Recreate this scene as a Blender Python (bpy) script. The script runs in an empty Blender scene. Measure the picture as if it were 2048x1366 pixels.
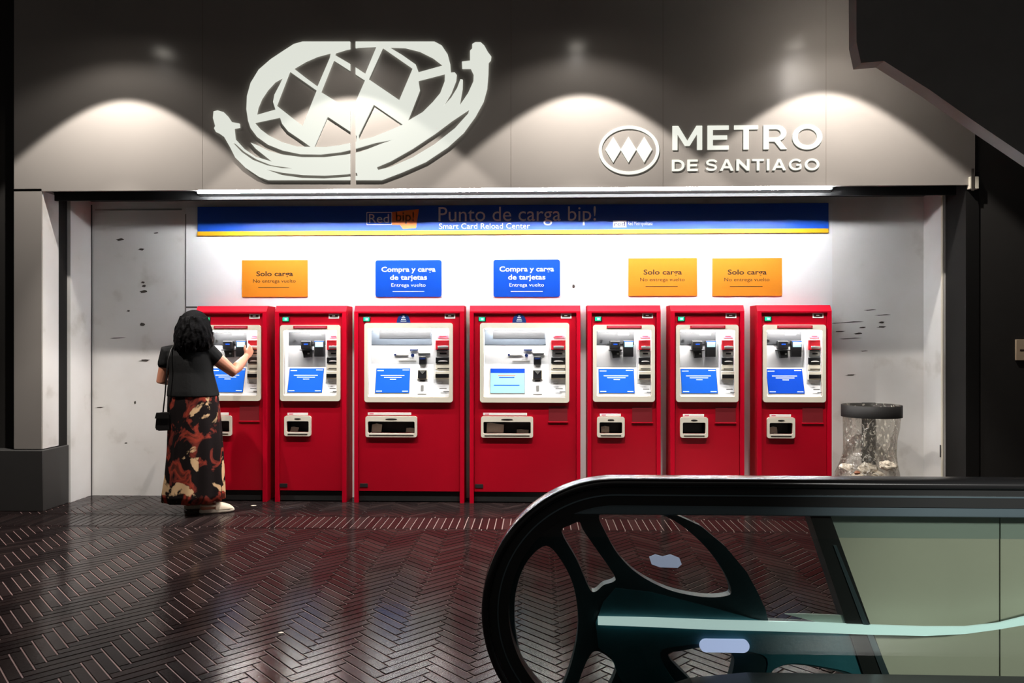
import bpy, bmesh, math, random
from mathutils import Vector, Matrix, noise
random.seed(7)
SC = bpy.context.scene
COL = SC.collection
PI = math.pi

# ---------------------------------------------------------------- camera, world, exposure
F_PX = 1479.0
YAW = math.radians(1.9)
CAM = Vector((0.0, -6.46, 1.37))
cd = bpy.data.cameras.new('camera'); cam = bpy.data.objects.new('camera', cd); COL.objects.link(cam)
cd.sensor_width = 36.0; cd.lens = 36.0 * F_PX / 2048.0; cd.clip_start = 0.05
cam.location = CAM; cam.rotation_euler = (PI / 2, 0, YAW)
SC.camera = cam
SC.view_settings.view_transform = 'Standard'
SC.view_settings.look = 'None'
SC.view_settings.exposure = 0.0
SC.view_settings.gamma = 1.0
SC.view_settings.use_curve_mapping = False
W = bpy.data.worlds.new('world'); SC.world = W; W.use_nodes = True
W.node_tree.nodes['Background'].inputs[0].default_value = (1.0, 0.96, 0.92, 1)
W.node_tree.nodes['Background'].inputs[1].default_value = 0.05

Y_WALL, Y_REV, Y_FAS = 0.0, -0.30, -0.61
X_L, X_R = -3.96, 3.32
Z_SOF = 2.585
LAMP_Y, LAMP_Z = Y_FAS - 0.62, 3.90
SPOT_POWER, HALO_POWER, CORE_POWER = 195.0, 9.0, 340.0
TUBE_E, HOOD_E = 330.0, 170.0


def at(px, py, Y):
    """the point of the plane y = Y seen at a pixel of the 2048 x 1366 photograph"""
    u = (px - 1024) / F_PX; v = (683 - py) / F_PX
    dx = -math.sin(YAW) + u * math.cos(YAW); dy = math.cos(YAW) + u * math.sin(YAW)
    t = (Y - CAM.y) / dy
    return Vector((CAM.x + dx * t, Y, CAM.z + v * t))


def area(name, loc, size, power, color, rot):
    l = bpy.data.lights.new(name, 'AREA'); l.shape = 'RECTANGLE'; l.size, l.size_y = size
    l.energy = power; l.color = color
    o = bpy.data.objects.new(name, l); COL.objects.link(o); o.location = loc; o.rotation_euler = rot
    return o


# weak unseen fill, added overhead behind the viewer to lift the dark tones
area('hall_fill', (0.5, -7.5, 4.0), (5, 1.5), 7, (1.0, 0.93, 0.86), (math.radians(38), 0, 0))

# unseen spot, added to brighten the pale escalator cladding
sl = bpy.data.lights.new('cladding_fill', 'SPOT'); sl.energy = 850; sl.color = (1.0, 0.98, 0.93); sl.spot_size = math.radians(31); sl.spot_blend = 0.7; sl.shadow_soft_size = 0.12
so = bpy.data.objects.new('cladding_fill', sl); COL.objects.link(so); so.location = (2.3, -7.9, 2.4)
so.rotation_euler = (Vector((1.75, -4.15, 0.42)) - so.location).to_track_quat('-Z', 'Y').to_euler()

# ---------------------------------------------------------------- materials
def lin(c):
    return tuple(((v / 255) / 12.92 if v / 255 <= 0.04045 else ((v / 255 + 0.055) / 1.055) ** 2.4) for v in c)


def mat(name, rgb, rough=0.5, metal=0.0, var=0.08, scale=6.0, bump=0.0, bscale=60.0, emit=0.0, ecol=None, spec=0.5, rvar=0.0, coat=0.0):
    m = bpy.data.materials.new(name); m.use_nodes = True
    nt = m.node_tree; b = nt.nodes['Principled BSDF']
    c = lin(rgb)
    tc = nt.nodes.new('ShaderNodeTexCoord')
    nz = nt.nodes.new('ShaderNodeTexNoise'); nz.inputs['Scale'].default_value = scale; nz.inputs['Detail'].default_value = 4
    nt.links.new(tc.outputs['Object'], nz.inputs['Vector'])
    mx = nt.nodes.new('ShaderNodeMix'); mx.data_type = 'RGBA'
    mx.inputs[6].default_value = (*[v * (1 - var) for v in c], 1)
    mx.inputs[7].default_value = (*[min(1, v * (1 + var)) for v in c], 1)
    nt.links.new(nz.outputs['Fac'], mx.inputs[0]); nt.links.new(mx.outputs[2], b.inputs['Base Color'])
    b.inputs['Roughness'].default_value = rough; b.inputs['Metallic'].default_value = metal
    b.inputs['Specular IOR Level'].default_value = spec
    b.inputs['Coat Weight'].default_value = coat
    if rvar:
        mr = nt.nodes.new('ShaderNodeMapRange'); mr.inputs[3].default_value = max(0.02, rough - rvar); mr.inputs[4].default_value = rough + rvar
        nt.links.new(nz.outputs['Fac'], mr.inputs[0]); nt.links.new(mr.outputs[0], b.inputs['Roughness'])
    if bump:
        n2 = nt.nodes.new('ShaderNodeTexNoise'); n2.inputs['Scale'].default_value = bscale; n2.inputs['Detail'].default_value = 3
        nt.links.new(tc.outputs['Object'], n2.inputs['Vector'])
        bp = nt.nodes.new('ShaderNodeBump'); bp.inputs['Strength'].default_value = bump; bp.inputs['Distance'].default_value = 0.004
        nt.links.new(n2.outputs['Fac'], bp.inputs['Height']); nt.links.new(bp.outputs[0], b.inputs['Normal'])
    if emit:
        b.inputs['Emission Color'].default_value = (*lin(ecol or rgb), 1); b.inputs['Emission Strength'].default_value = emit
    return m


def ramp_nodes(m, stops, scale, detail=3, distort=0.0, kind='noise', mapping=None):
    """colour patches of a printed or stained surface"""
    nt = m.node_tree; b = nt.nodes['Principled BSDF']
    tc = nt.nodes.new('ShaderNodeTexCoord'); src = tc.outputs['Object']
    if mapping:
        mp = nt.nodes.new('ShaderNodeMapping'); mp.inputs['Scale'].default_value = mapping
        nt.links.new(src, mp.inputs[0]); src = mp.outputs[0]
    nz = nt.nodes.new('ShaderNodeTexNoise'); nz.inputs['Scale'].default_value = scale; nz.inputs['Detail'].default_value = detail; nz.inputs['Distortion'].default_value = distort
    nt.links.new(src, nz.inputs['Vector'])
    r = nt.nodes.new('ShaderNodeValToRGB'); r.color_ramp.interpolation = 'LINEAR'
    while len(r.color_ramp.elements) < len(stops): r.color_ramp.elements.new(0.5)
    for e, (p, c) in zip(r.color_ramp.elements, stops): e.position = p; e.color = (*lin(c), 1)
    nt.links.new(nz.outputs['Fac'], r.inputs[0]); nt.links.new(r.outputs[0], b.inputs['Base Color'])
    return m


M = {}
M['fascia'] = mat('fascia_panel', (162, 156, 150), 0.22, var=0.04, scale=3, spec=0.6)
M['white_wall'] = mat('white_wall_panel', (240, 240, 239), 0.32, var=0.05, scale=2.5)
M['stained_wall'] = ramp_nodes(mat('stained_wall_panel', (235, 235, 232), 0.4), [(0.25, (204, 200, 192)), (0.40, (232, 230, 226)), (0.8, (240, 239, 237))], 3.0, 6)
M['seam'] = mat('panel_seam', (70, 68, 66), 0.7)
M['scuff'] = mat('scuff_mark', (66, 60, 54), 0.8)
M['dark'] = mat('dark_hall_paint', (50, 48, 46), 0.8, var=0.1, spec=0.2)
M['black'] = mat('black_paint', (64, 63, 62), 0.5, spec=0.3)
M['bulk'] = mat('dark_bulkhead_paint', (134, 133, 132), 0.9, spec=0.1)
M['channel'] = mat('shutter_channel', (28, 27, 26), 0.6, spec=0.2)
M['soffit'] = mat('dark_soffit', (30, 30, 30), 0.6, spec=0.2)
M['reflector'] = mat('lamp_reflector', (16, 17, 17), 0.5)
M['tube'] = mat('glowing_tube', (250, 252, 255), 0.5, emit=TUBE_E, ecol=(250, 252, 255))
M['red'] = mat('red_machine_paint', (190, 0, 34), 0.55, var=0.05, bump=0.03, bscale=300, spec=0.12)
M['door_red'] = mat('red_door_paint', (172, 0, 28), 0.42, var=0.06, bump=0.03, bscale=300, spec=0.3)
M['plate_red'] = mat('dull_red_plate', (120, 18, 28), 0.55)
M['plinth'] = mat('machine_plinth', (40, 40, 40), 0.6, spec=0.2)
M['cream'] = mat('cream_plastic', (228, 222, 204), 0.4, var=0.03)
M['console'] = mat('white_console', (214, 216, 218), 0.35, var=0.03)
M['grey_back'] = mat('grey_recess_back', (66, 74, 84), 0.5, var=0.2, scale=4)
M['dark_back'] = mat('dark_recess_back', (30, 32, 36), 0.5, var=0.3, scale=5)
M['silver'] = mat('brushed_silver', (200, 200, 196), 0.3, metal=0.8)
M['blackp'] = mat('black_plastic', (18, 18, 20), 0.3)
M['tray'] = mat('black_tray_cavity', (22, 20, 19), 0.5)
M['navy'] = mat('navy_plastic', (18, 34, 80), 0.3)
M['screen'] = mat('blue_screen', (20, 60, 150), 0.2, emit=0.62, ecol=(35, 120, 225))
M['screen_dk'] = mat('deep_blue_screen', (20, 50, 140), 0.2, emit=0.55, ecol=(8, 88, 215))
M['screen_pale'] = mat('pale_blue_screen', (120, 160, 190), 0.2, emit=0.6, ecol=(165, 225, 248))
M['screen_txt'] = mat('screen_text', (200, 220, 250), 0.3, emit=0.55, ecol=(160, 205, 250))
M['screen_org'] = mat('screen_orange_text', (200, 120, 90), 0.3, emit=0.4, ecol=(220, 130, 110))
M['hood'] = mat('recess_lamp', (250, 250, 255), 0.4, emit=HOOD_E, ecol=(255, 250, 244))
M['green'] = mat('green_status_lamp', (20, 200, 120), 0.3, emit=1.0, ecol=(30, 235, 150))
M['green_c'] = mat('pale_green_lamp', (150, 240, 200), 0.3, emit=1.0, ecol=(150, 250, 215))
M['red_lab'] = mat('red_label', (190, 30, 45), 0.4)
M['pink'] = mat('pink_sticker', (225, 120, 140), 0.4)
M['whitelab'] = mat('white_label', (235, 232, 228), 0.5)  # also the painted highlight on the black slot
M['decal'] = mat('blue_decal', (12, 40, 100), 0.4)
M['paper'] = mat('white_paper', (222, 212, 196), 0.8, bump=0.3)
M['orange'] = mat('orange_sign', (222, 138, 34), 0.4, var=0.02)
M['signblue'] = mat('blue_sign', (8, 76, 190), 0.35, var=0.02)
M['ink'] = mat('dark_ink', (56, 32, 18), 0.6)
M['white_ink'] = mat('white_ink', (240, 242, 246), 0.5)
M['banner'] = mat('banner_blue', (28, 86, 196), 0.35, var=0.03)
M['yellow'] = mat('banner_yellow', (242, 178, 30), 0.4, var=0.03)
M['logo_or'] = mat('logo_orange', (230, 130, 50), 0.4)
M['logo_red'] = mat('logo_dark', (40, 50, 110), 0.4)
M['emblem'] = mat('lit_acrylic', (80, 82, 78), 0.4, var=0.06, scale=3, emit=0.86, ecol=(238, 241, 230))
M['letter'] = mat('lit_letter_acrylic', (120, 120, 114), 0.4, emit=0.92, ecol=(246, 248, 236))
M['can'] = mat('lamp_housing', (40, 40, 40), 0.4)
M['lamp'] = mat('lamp_disc', (255, 245, 230), 0.4, emit=14, ecol=(255, 246, 232))
M['rubber'] = mat('black_handrail_rubber', (36, 36, 37), 0.22, var=0.1, bump=0.02, bscale=200)
M['guide'] = mat('dark_guide', (36, 38, 38), 0.4)
M['alu'] = mat('aluminium_rail', (120, 140, 148), 0.32, metal=0.8)
M['casting'] = mat('dark_teal_casting', (34, 62, 68), 0.45, var=0.35, scale=9, bump=0.4, bscale=30)
M['casting2'] = mat('teal_plate', (44, 108, 120), 0.5, var=0.45, scale=7, bump=0.5, bscale=30)
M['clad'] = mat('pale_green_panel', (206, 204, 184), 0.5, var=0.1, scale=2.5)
M['clad_dk'] = mat('grey_green_panel_and_shade', (164, 176, 166), 0.5, var=0.06, scale=2.5)  # also the painted shade along the top of the cladding
M['led'] = mat('cool_led_strip', (200, 240, 232), 0.4, emit=0.95, ecol=(212, 236, 234))
M['led2'] = mat('bluish_lamp', (190, 208, 250), 0.4, emit=1.1, ecol=(196, 208, 252))
M['glare'] = mat('pale_blue_glare', (120, 125, 150), 0.5, emit=0.6, ecol=(196, 204, 236))  # glowing colour for a light reflection on the balustrade glass
M['skin'] = mat('skin', (196, 132, 104), 0.5, var=0.06, scale=12)
M['shirt'] = mat('black_cotton', (30, 30, 30), 0.85, bump=0.3, bscale=40, spec=0.1)
M['hair'] = mat('black_hair', (10, 9, 10), 0.7, bump=0.8, bscale=70, spec=0.06)
M['skirt'] = ramp_nodes(mat('printed_skirt_fabric', (60, 30, 20), 0.8, spec=0.1), [(0.0, (24, 20, 20)), (0.53, (26, 20, 20)), (0.56, (110, 46, 38)), (0.61, (160, 62, 46)), (0.66, (84, 40, 32)), (1.0, (30, 22, 20))], 7.0, 8, 0.8, mapping=(1, 1, 0.8))
_nt = M['skirt'].node_tree; _b = _nt.nodes['Principled BSDF']; _src = _b.inputs['Base Color'].links[0].from_socket
_n = _nt.nodes.new('ShaderNodeTexNoise'); _n.inputs['Scale'].default_value = 6.5; _n.inputs['Detail'].default_value = 6; _n.inputs['Distortion'].default_value = 0.4
_c = _nt.nodes.new('ShaderNodeTexCoord'); _mp = _nt.nodes.new('ShaderNodeMapping'); _mp.inputs['Location'].default_value = (4.3, 1.7, 2.2)
_nt.links.new(_c.outputs['Object'], _mp.inputs[0]); _nt.links.new(_mp.outputs[0], _n.inputs['Vector'])
_r = _nt.nodes.new('ShaderNodeMapRange'); _r.inputs[1].default_value = 0.57; _r.inputs[2].default_value = 0.60
_x = _nt.nodes.new('ShaderNodeMix'); _x.data_type = 'RGBA'; _x.inputs[7].default_value = (*lin((212, 176, 134)), 1)
_nt.links.new(_n.outputs['Fac'], _r.inputs[0]); _nt.links.new(_r.outputs[0], _x.inputs[0]); _nt.links.new(_src, _x.inputs[6]); _nt.links.new(_x.outputs[2], _b.inputs['Base Color'])
M['bag'] = mat('black_leather', (18, 15, 14), 0.5, bump=0.3)
M['shoe'] = mat('beige_shoe', (214, 196, 172), 0.6)
M['sole'] = mat('pale_sole', (226, 212, 192), 0.7)
M['eye'] = mat('eye_white', (230, 230, 228), 0.2)
M['pale_seam'] = mat('fascia_seam', (120, 112, 104), 0.6)
M['brown_trash'] = mat('brown_wrapper', (120, 70, 40), 0.6)
M['beige_card'] = mat('beige_plate', (214, 190, 160), 0.5, emit=0.0)


def glass_mat(name, tint, gloss=0.08, rough=0.03, wrinkle=0.0):
    m = bpy.data.materials.new(name); m.use_nodes = True; nt = m.node_tree
    nt.nodes.remove(nt.nodes['Principled BSDF']); out = nt.nodes['Material Output']
    tr = nt.nodes.new('ShaderNodeBsdfTransparent'); tr.inputs[0].default_value = (*tint, 1)
    gl = nt.nodes.new('ShaderNodeBsdfGlossy'); gl.inputs['Roughness'].default_value = rough
    lw = nt.nodes.new('ShaderNodeLayerWeight'); lw.inputs[0].default_value = 0.25
    ma = nt.nodes.new('ShaderNodeMath'); ma.operation = 'MULTIPLY_ADD'; ma.inputs[1].default_value = 0.5; ma.inputs[2].default_value = gloss
    nt.links.new(lw.outputs['Fresnel'], ma.inputs[0])
    mx = nt.nodes.new('ShaderNodeMixShader')
    nt.links.new(ma.outputs[0], mx.inputs[0]); nt.links.new(tr.outputs[0], mx.inputs[1]); nt.links.new(gl.outputs[0], mx.inputs[2])
    nt.links.new(mx.outputs[0], out.inputs['Surface'])
    if wrinkle:
        tc = nt.nodes.new('ShaderNodeTexCoord'); nz = nt.nodes.new('ShaderNodeTexNoise'); nz.inputs['Scale'].default_value = 9; nz.inputs['Detail'].default_value = 4; nz.inputs['Distortion'].default_value = 1.5
        nt.links.new(tc.outputs['Object'], nz.inputs['Vector'])
        bp = nt.nodes.new('ShaderNodeBump'); bp.inputs['Strength'].default_value = wrinkle; bp.inputs['Distance'].default_value = 0.05
        nt.links.new(nz.outputs['Fac'], bp.inputs['Height']); nt.links.new(bp.outputs[0], gl.inputs['Normal'])
    return m


M['glass'] = glass_mat('tinted_balustrade_glass', (0.74, 0.77, 0.75), 0.03, 0.02)
M['plastic_film'] = glass_mat('clear_bag_film', (0.94, 0.92, 0.88), 0.12, 0.14, 0.9)
_nt = M['plastic_film'].node_tree; _o = _nt.nodes['Material Output']; _m1 = _o.inputs['Surface'].links[0].from_node
_tl = _nt.nodes.new('ShaderNodeBsdfDiffuse'); _tl.inputs[0].default_value = (0.8, 0.76, 0.66, 1)
_n = _nt.nodes.new('ShaderNodeTexNoise'); _n.inputs['Scale'].default_value = 11; _n.inputs['Distortion'].default_value = 2; _n.inputs['Detail'].default_value = 4
_r = _nt.nodes.new('ShaderNodeMapRange'); _r.inputs[1].default_value = 0.56; _r.inputs[2].default_value = 0.72; _r.inputs[3].default_value = 0.03; _r.inputs[4].default_value = 0.8
_mx = _nt.nodes.new('ShaderNodeMixShader'); _nt.links.new(_n.outputs['Fac'], _r.inputs[0]); _nt.links.new(_r.outputs[0], _mx.inputs[0])
_nt.links.new(_m1.outputs[0], _mx.inputs[1]); _nt.links.new(_tl.outputs[0], _mx.inputs[2]); _nt.links.new(_mx.outputs[0], _o.inputs['Surface'])


def floor_material():
    m = bpy.data.materials.new('glazed_brick'); m.use_nodes = True; nt = m.node_tree; b = nt.nodes['Principled BSDF']
    at_ = nt.nodes.new('ShaderNodeAttribute'); at_.attribute_name = 'tone'
    r = nt.nodes.new('ShaderNodeValToRGB'); r.color_ramp.elements[0].color = (*lin((26, 20, 20)), 1); r.color_ramp.elements[1].color = (*lin((42, 33, 32)), 1)
    nt.links.new(at_.outputs['Fac'], r.inputs[0]); nt.links.new(r.outputs[0], b.inputs['Base Color'])
    tc = nt.nodes.new('ShaderNodeTexCoord')
    n1 = nt.nodes.new('ShaderNodeTexNoise'); n1.inputs['Scale'].default_value = 1.6; n1.inputs['Detail'].default_value = 5
    nt.links.new(tc.outputs['Object'], n1.inputs['Vector'])
    mr = nt.nodes.new('ShaderNodeMapRange'); mr.inputs[1].default_value = 0.3; mr.inputs[2].default_value = 0.7; mr.inputs[3].default_value = 0.11; mr.inputs[4].default_value = 0.26
    nt.links.new(n1.outputs['Fac'], mr.inputs[0]); nt.links.new(mr.outputs[0], b.inputs['Roughness'])
    n2 = nt.nodes.new('ShaderNodeTexNoise'); n2.inputs['Scale'].default_value = 55; n2.inputs['Detail'].default_value = 3
    nt.links.new(tc.outputs['Object'], n2.inputs['Vector'])
    bp = nt.nodes.new('ShaderNodeBump'); bp.inputs['Strength'].default_value = 0.25; bp.inputs['Distance'].default_value = 0.0015
    nt.links.new(n2.outputs['Fac'], bp.inputs['Height']); nt.links.new(bp.outputs[0], b.inputs['Normal'])
    b.inputs['Specular IOR Level'].default_value = 0.3; b.inputs['IOR'].default_value = 1.27
    return m


M['brick'] = floor_material()
M['grout'] = mat('brick_grout', (128, 102, 98), 0.6, var=0.2, scale=12)


# ---------------------------------------------------------------- object helpers
def empty(name, label, cat, loc=(0, 0, 0), group=None):
    o = bpy.data.objects.new(name, None); COL.objects.link(o); o.location = loc; o.empty_display_size = 0.1
    tag(o, label, cat, group); return o


def tag(o, label, cat, group=None):
    o['label'] = label; o['category'] = cat
    if group: o['group'] = group
    return o


class MB:
    def __init__(s, org=(0, 0, 0)):
        s.bm = bmesh.new(); s.mats = []; s.org = Vector(org)

    def mi(s, m):
        m = M[m]
        if m not in s.mats: s.mats.append(m)
        return s.mats.index(m)

    def box(s, x0, x1, y0, y1, z0, z1, m, bev=0.0, seg=2):
        i = s.mi(m)
        x0, x1 = min(x0, x1), max(x0, x1); y0, y1 = min(y0, y1), max(y0, y1); z0, z1 = min(z0, z1), max(z0, z1)
        v = [s.bm.verts.new((x, y, z)) for x in (x0, x1) for y in (y0, y1) for z in (z0, z1)]
        fs = []
        for q in ((0, 1, 3, 2), (4, 6, 7, 5), (0, 4, 5, 1), (2, 3, 7, 6), (0, 2, 6, 4), (1, 5, 7, 3)):
            f = s.bm.faces.new([v[k] for k in q]); f.material_index = i; fs.append(f)
        if bev:
            es = list({e for f in fs for e in f.edges})
            r = bmesh.ops.bevel(s.bm, geom=es, offset=bev, segments=seg, profile=0.5, affect='EDGES')
            for f in r['faces']: f.material_index = i; f.smooth = True
        return s

    def prism(s, pts, y0, y1, m):
        """closed xz outline given thickness along y"""
        i = s.mi(m)
        a = [s.bm.verts.new((p[0], y0, p[1])) for p in pts]; b = [s.bm.verts.new((p[0], y1, p[1])) for p in pts]
        n = len(pts)
        for q in (a, b[::-1]):
            f = s.bm.faces.new(q); f.material_index = i
        for k in range(n):
            f = s.bm.faces.new([a[k], b[k], b[(k + 1) % n], a[(k + 1) % n]]); f.material_index = i
        return s

    def side_prism(s, pts, x0, x1, m):
        """closed yz outline given width along x"""
        i = s.mi(m)
        a = [s.bm.verts.new((x0, p[0], p[1])) for p in pts]; b = [s.bm.verts.new((x1, p[0], p[1])) for p in pts]
        n = len(pts)
        for q in (a, b[::-1]):
            f = s.bm.faces.new(q); f.material_index = i
        for k in range(n):
            f = s.bm.faces.new([a[k], b[k], b[(k + 1) % n], a[(k + 1) % n]]); f.material_index = i
        return s

    def ring(s, outer, inner, y0, y1, m):
        i = s.mi(m); n = len(outer)
        A = [[s.bm.verts.new((p[0], y, p[1])) for p in pts] for pts in (outer, inner) for y in (y0, y1)]
        o0, o1, i0, i1 = A
        for k in range(n):
            j = (k + 1) % n
            for q in ((o0[k], o0[j], i0[j], i0[k]), (o1[k], i1[k], i1[j], o1[j]), (o0[k], o1[k], o1[j], o0[j]), (i0[k], i0[j], i1[j], i1[k])):
                f = s.bm.faces.new(q); f.material_index = i
        return s

    def rings(s, loops, m, cap=True, smooth=True, close=True):
        i = s.mi(m)
        L = [[s.bm.verts.new(p) for p in lp] for lp in loops]; n = len(L[0])
        for a, b in zip(L, L[1:]):
            for k in range(n if close else n - 1):
                f = s.bm.faces.new((a[k], a[(k + 1) % n], b[(k + 1) % n], b[k])); f.material_index = i; f.smooth = smooth
        if cap:
            for lp in (L[0][::-1], L[-1]):
                f = s.bm.faces.new(lp); f.material_index = i
        return s

    def tube(s, path, m, n=12, cap=True, flat=1.0):
        """round tube through (point, radius) pairs"""
        loops = []
        P = [Vector(p) for p, r in path]
        up = None
        for k, (p, r) in enumerate(path):
            d = (P[min(k + 1, len(P) - 1)] - P[max(k - 1, 0)]).normalized()
            if up is None: up = d.orthogonal().normalized()
            up = (up - d * up.dot(d)).normalized(); w = d.cross(up)
            loops.append([P[k] + (up * math.cos(t) + w * math.sin(t) * flat) * r for t in [2 * PI * q / n for q in range(n)]])
        return s.rings(loops, m, cap)

    def limb(s, path, m, n=14):
        """tube with rounded ends"""
        (p0, r0), (p1, r1) = path[0], path[1]; (q0, s0), (q1, s1) = path[-1], path[-2]
        p0, p1, q0, q1 = map(Vector, (p0, p1, q0, q1))
        d = (p0 - p1).normalized(); e = (q0 - q1).normalized()
        pre = [(p0 + d * r0 * math.sin(a), r0 * math.cos(a)) for a in (1.45, 1.1, 0.7, 0.35)]
        post = [(q0 + e * s0 * math.sin(a), s0 * math.cos(a)) for a in (0.35, 0.7, 1.1, 1.45)]
        return s.tube(pre + [(Vector(p), r) for p, r in path] + post, m, n)

    def ball(s, c, r, m, u=20, v=12, mtx=None):
        i = s.mi(m)
        g = bmesh.ops.create_uvsphere(s.bm, u_segments=u, v_segments=v, radius=1)
        sc = Matrix.Diagonal((*((r, r, r) if not hasattr(r, '__len__') else r), 1))
        T = Matrix.Translation(c) @ (mtx or Matrix()) @ sc
        bmesh.ops.transform(s.bm, matrix=T, verts=g['verts'])
        for f in {f for w in g['verts'] for f in w.link_faces}: f.material_index = i; f.smooth = True
        return s

    def cyl(s, c, r, h, m, axis='Z', n=24, r2=None):
        """solid cylinder starting at c and running h along the axis"""
        c = Vector(c); d = {'X': Vector((1, 0, 0)), 'Y': Vector((0, 1, 0)), 'Z': Vector((0, 0, 1))}[axis]
        i = s.mi(m); a = d.orthogonal().normalized(); b = d.cross(a)
        lo = [[s.bm.verts.new(c + d * t + (a * math.cos(q) + b * math.sin(q)) * rr) for q in [2 * PI * k / n for k in range(n)]] for t, rr in ((0, r), (h, r2 if r2 is not None else r))]
        for k in range(n):
            f = s.bm.faces.new((lo[0][k], lo[0][(k + 1) % n], lo[1][(k + 1) % n], lo[1][k])); f.material_index = i; f.smooth = True
        for lp in lo:
            f = s.bm.faces.new(lp); f.material_index = i
        return s

    def text(s, string, x0, x1, z0, z1, y, depth, m, bold=0.0, shear=0.0, slope=None):
        """raised lettering that fills the box x0..x1, z0..z1 and stands depth in front of y (towards -y)"""
        i = s.mi(m); me = text_mesh(string, bold, shear)
        xs = [v.co.x for v in me.vertices]; ys = [v.co.y for v in me.vertices]
        ax, bx, ay, by = min(xs), max(xs), min(ys), max(ys)
        co = [((v.co.x - ax) / (bx - ax) * (x1 - x0) + x0, (v.co.y - ay) / (by - ay) * (z1 - z0) + z0) for v in me.vertices]
        vs = [s.bm.verts.new((c[0], y - depth, c[1])) for c in co]
        fs = []
        for p in me.polygons:
            try: f = s.bm.faces.new([vs[k] for k in p.vertices]); fs.append(f); f.material_index = i
            except ValueError: pass
        r = bmesh.ops.extrude_face_region(s.bm, geom=fs)
        ev = [g for g in r['geom'] if isinstance(g, bmesh.types.BMVert)]
        bmesh.ops.translate(s.bm, vec=(0, depth, 0), verts=ev)
        for v in ev:
            for f in v.link_faces: f.material_index = i
        return s

    def build(s, name, parent=None, kind=None, rot=None):
        bmesh.ops.recalc_face_normals(s.bm, faces=s.bm.faces)
        me = bpy.data.meshes.new(name)
        for v in s.bm.verts: v.co -= s.org
        s.bm.to_mesh(me); s.bm.free()
        for m in s.mats: me.materials.append(m)
        o = bpy.data.objects.new(name, me); COL.objects.link(o)
        if parent is not None: o.parent = parent
        else: o.location = s.org
        if kind: o['kind'] = kind
        return o


_tm = {}
def text_mesh(string, bold=0.0, shear=0.0):
    key = (string, bold, shear)
    if key not in _tm:
        c = bpy.data.curves.new('t', 'FONT'); c.body = string; c.offset = bold; c.shear = shear; c.resolution_u = 3
        o = bpy.data.objects.new('t', c); COL.objects.link(o)
        dg = bpy.context.evaluated_depsgraph_get(); dg.update()
        _tm[key] = bpy.data.meshes.new_from_object(o.evaluated_get(dg))
        bpy.data.objects.remove(o); bpy.data.curves.remove(c)
    return _tm[key]


def filled(outlines):
    """flat xz mesh of an outline with holes (even-odd), as bmesh in plane y=0"""
    c = bpy.data.curves.new('c', 'CURVE'); c.dimensions = '2D'; c.fill_mode = 'BOTH'
    for pts in outlines:
        sp = c.splines.new('POLY'); sp.points.add(len(pts) - 1); sp.use_cyclic_u = True
        for q, p in zip(sp.points, pts): q.co = (p[0], p[1], 0, 1)
    o = bpy.data.objects.new('c', c); COL.objects.link(o)
    dg = bpy.context.evaluated_depsgraph_get(); dg.update()
    me = bpy.data.meshes.new_from_object(o.evaluated_get(dg))
    bm = bmesh.new(); bm.from_mesh(me)
    bpy.data.objects.remove(o); bpy.data.curves.remove(c); bpy.data.meshes.remove(me)
    bmesh.ops.remove_doubles(bm, verts=bm.verts, dist=1e-5)
    for v in bm.verts: v.co = (v.co.x, 0, v.co.y)
    return bm


def smooth_loop(pts, n=5):
    """closed Catmull-Rom curve through the points"""
    out = []; N = len(pts)
    for k in range(N):
        p0, p1, p2, p3 = (Vector(pts[(k + d) % N]) for d in (-1, 0, 1, 2))
        for j in range(n):
            t = j / n
            out.append(0.5 * ((2 * p1) + (p2 - p0) * t + (2 * p0 - 5 * p1 + 4 * p2 - p3) * t * t + (3 * p1 - p0 - 3 * p2 + p3) * t ** 3))
    return [(p.x, p.y) for p in out]


def plate(outlines, y0, y1, m, org=(0, 0, 0), cutx=None):
    """thick plate from outlines; cutx=(x, keep) keeps one side of a vertical cut"""
    bm = filled(outlines)
    if cutx:
        x, side = cutx
        bmesh.ops.bisect_plane(bm, geom=bm.verts[:] + bm.edges[:] + bm.faces[:], plane_co=(x, 0, 0), plane_no=(side, 0, 0), clear_outer=False, clear_inner=True)
    bmesh.ops.translate(bm, vec=(0, y0, 0), verts=bm.verts)
    r = bmesh.ops.extrude_face_region(bm, geom=bm.faces[:])
    bmesh.ops.translate(bm, vec=(0, y1 - y0, 0), verts=[g for g in r['geom'] if isinstance(g, bmesh.types.BMVert)])
    mb = MB(org); mb.bm.free(); mb.bm = bm; mb.mi(m)
    return mb


def rr(x0, x1, z0, z1, r, n=5):
    pts = []
    for cx, cz, a0 in ((x1 - r, z1 - r, 0), (x0 + r, z1 - r, PI / 2), (x0 + r, z0 + r, PI), (x1 - r, z0 + r, 1.5 * PI)):
        for k in range(n + 1):
            a = a0 + PI / 2 * k / n; pts.append((cx + r * math.cos(a), cz + r * math.sin(a)))
    return pts


def remesh(o, voxel, smooth_it=2):
    md = o.modifiers.new('r', 'REMESH'); md.mode = 'VOXEL'; md.voxel_size = voxel; md.use_smooth_shade = True
    sm = o.modifiers.new('s', 'SMOOTH'); sm.iterations = smooth_it; sm.factor = 0.5
    dg = bpy.context.evaluated_depsgraph_get(); dg.update()
    me = bpy.data.meshes.new_from_object(o.evaluated_get(dg))
    mats = [m for m in o.data.materials]
    o.modifiers.clear(); o.data = me
    me.materials.clear()
    for m in mats: me.materials.append(m)
    return o


# ---------------------------------------------------------------- the setting
def clip(poly, inside, inter):
    out = []
    for k in range(len(poly)):
        a, b = poly[k], poly[(k + 1) % len(poly)]
        ia, ib = inside(a), inside(b)
        if ia: out.append(a)
        if ia != ib: out.append(inter(a, b))
    return out


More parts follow.
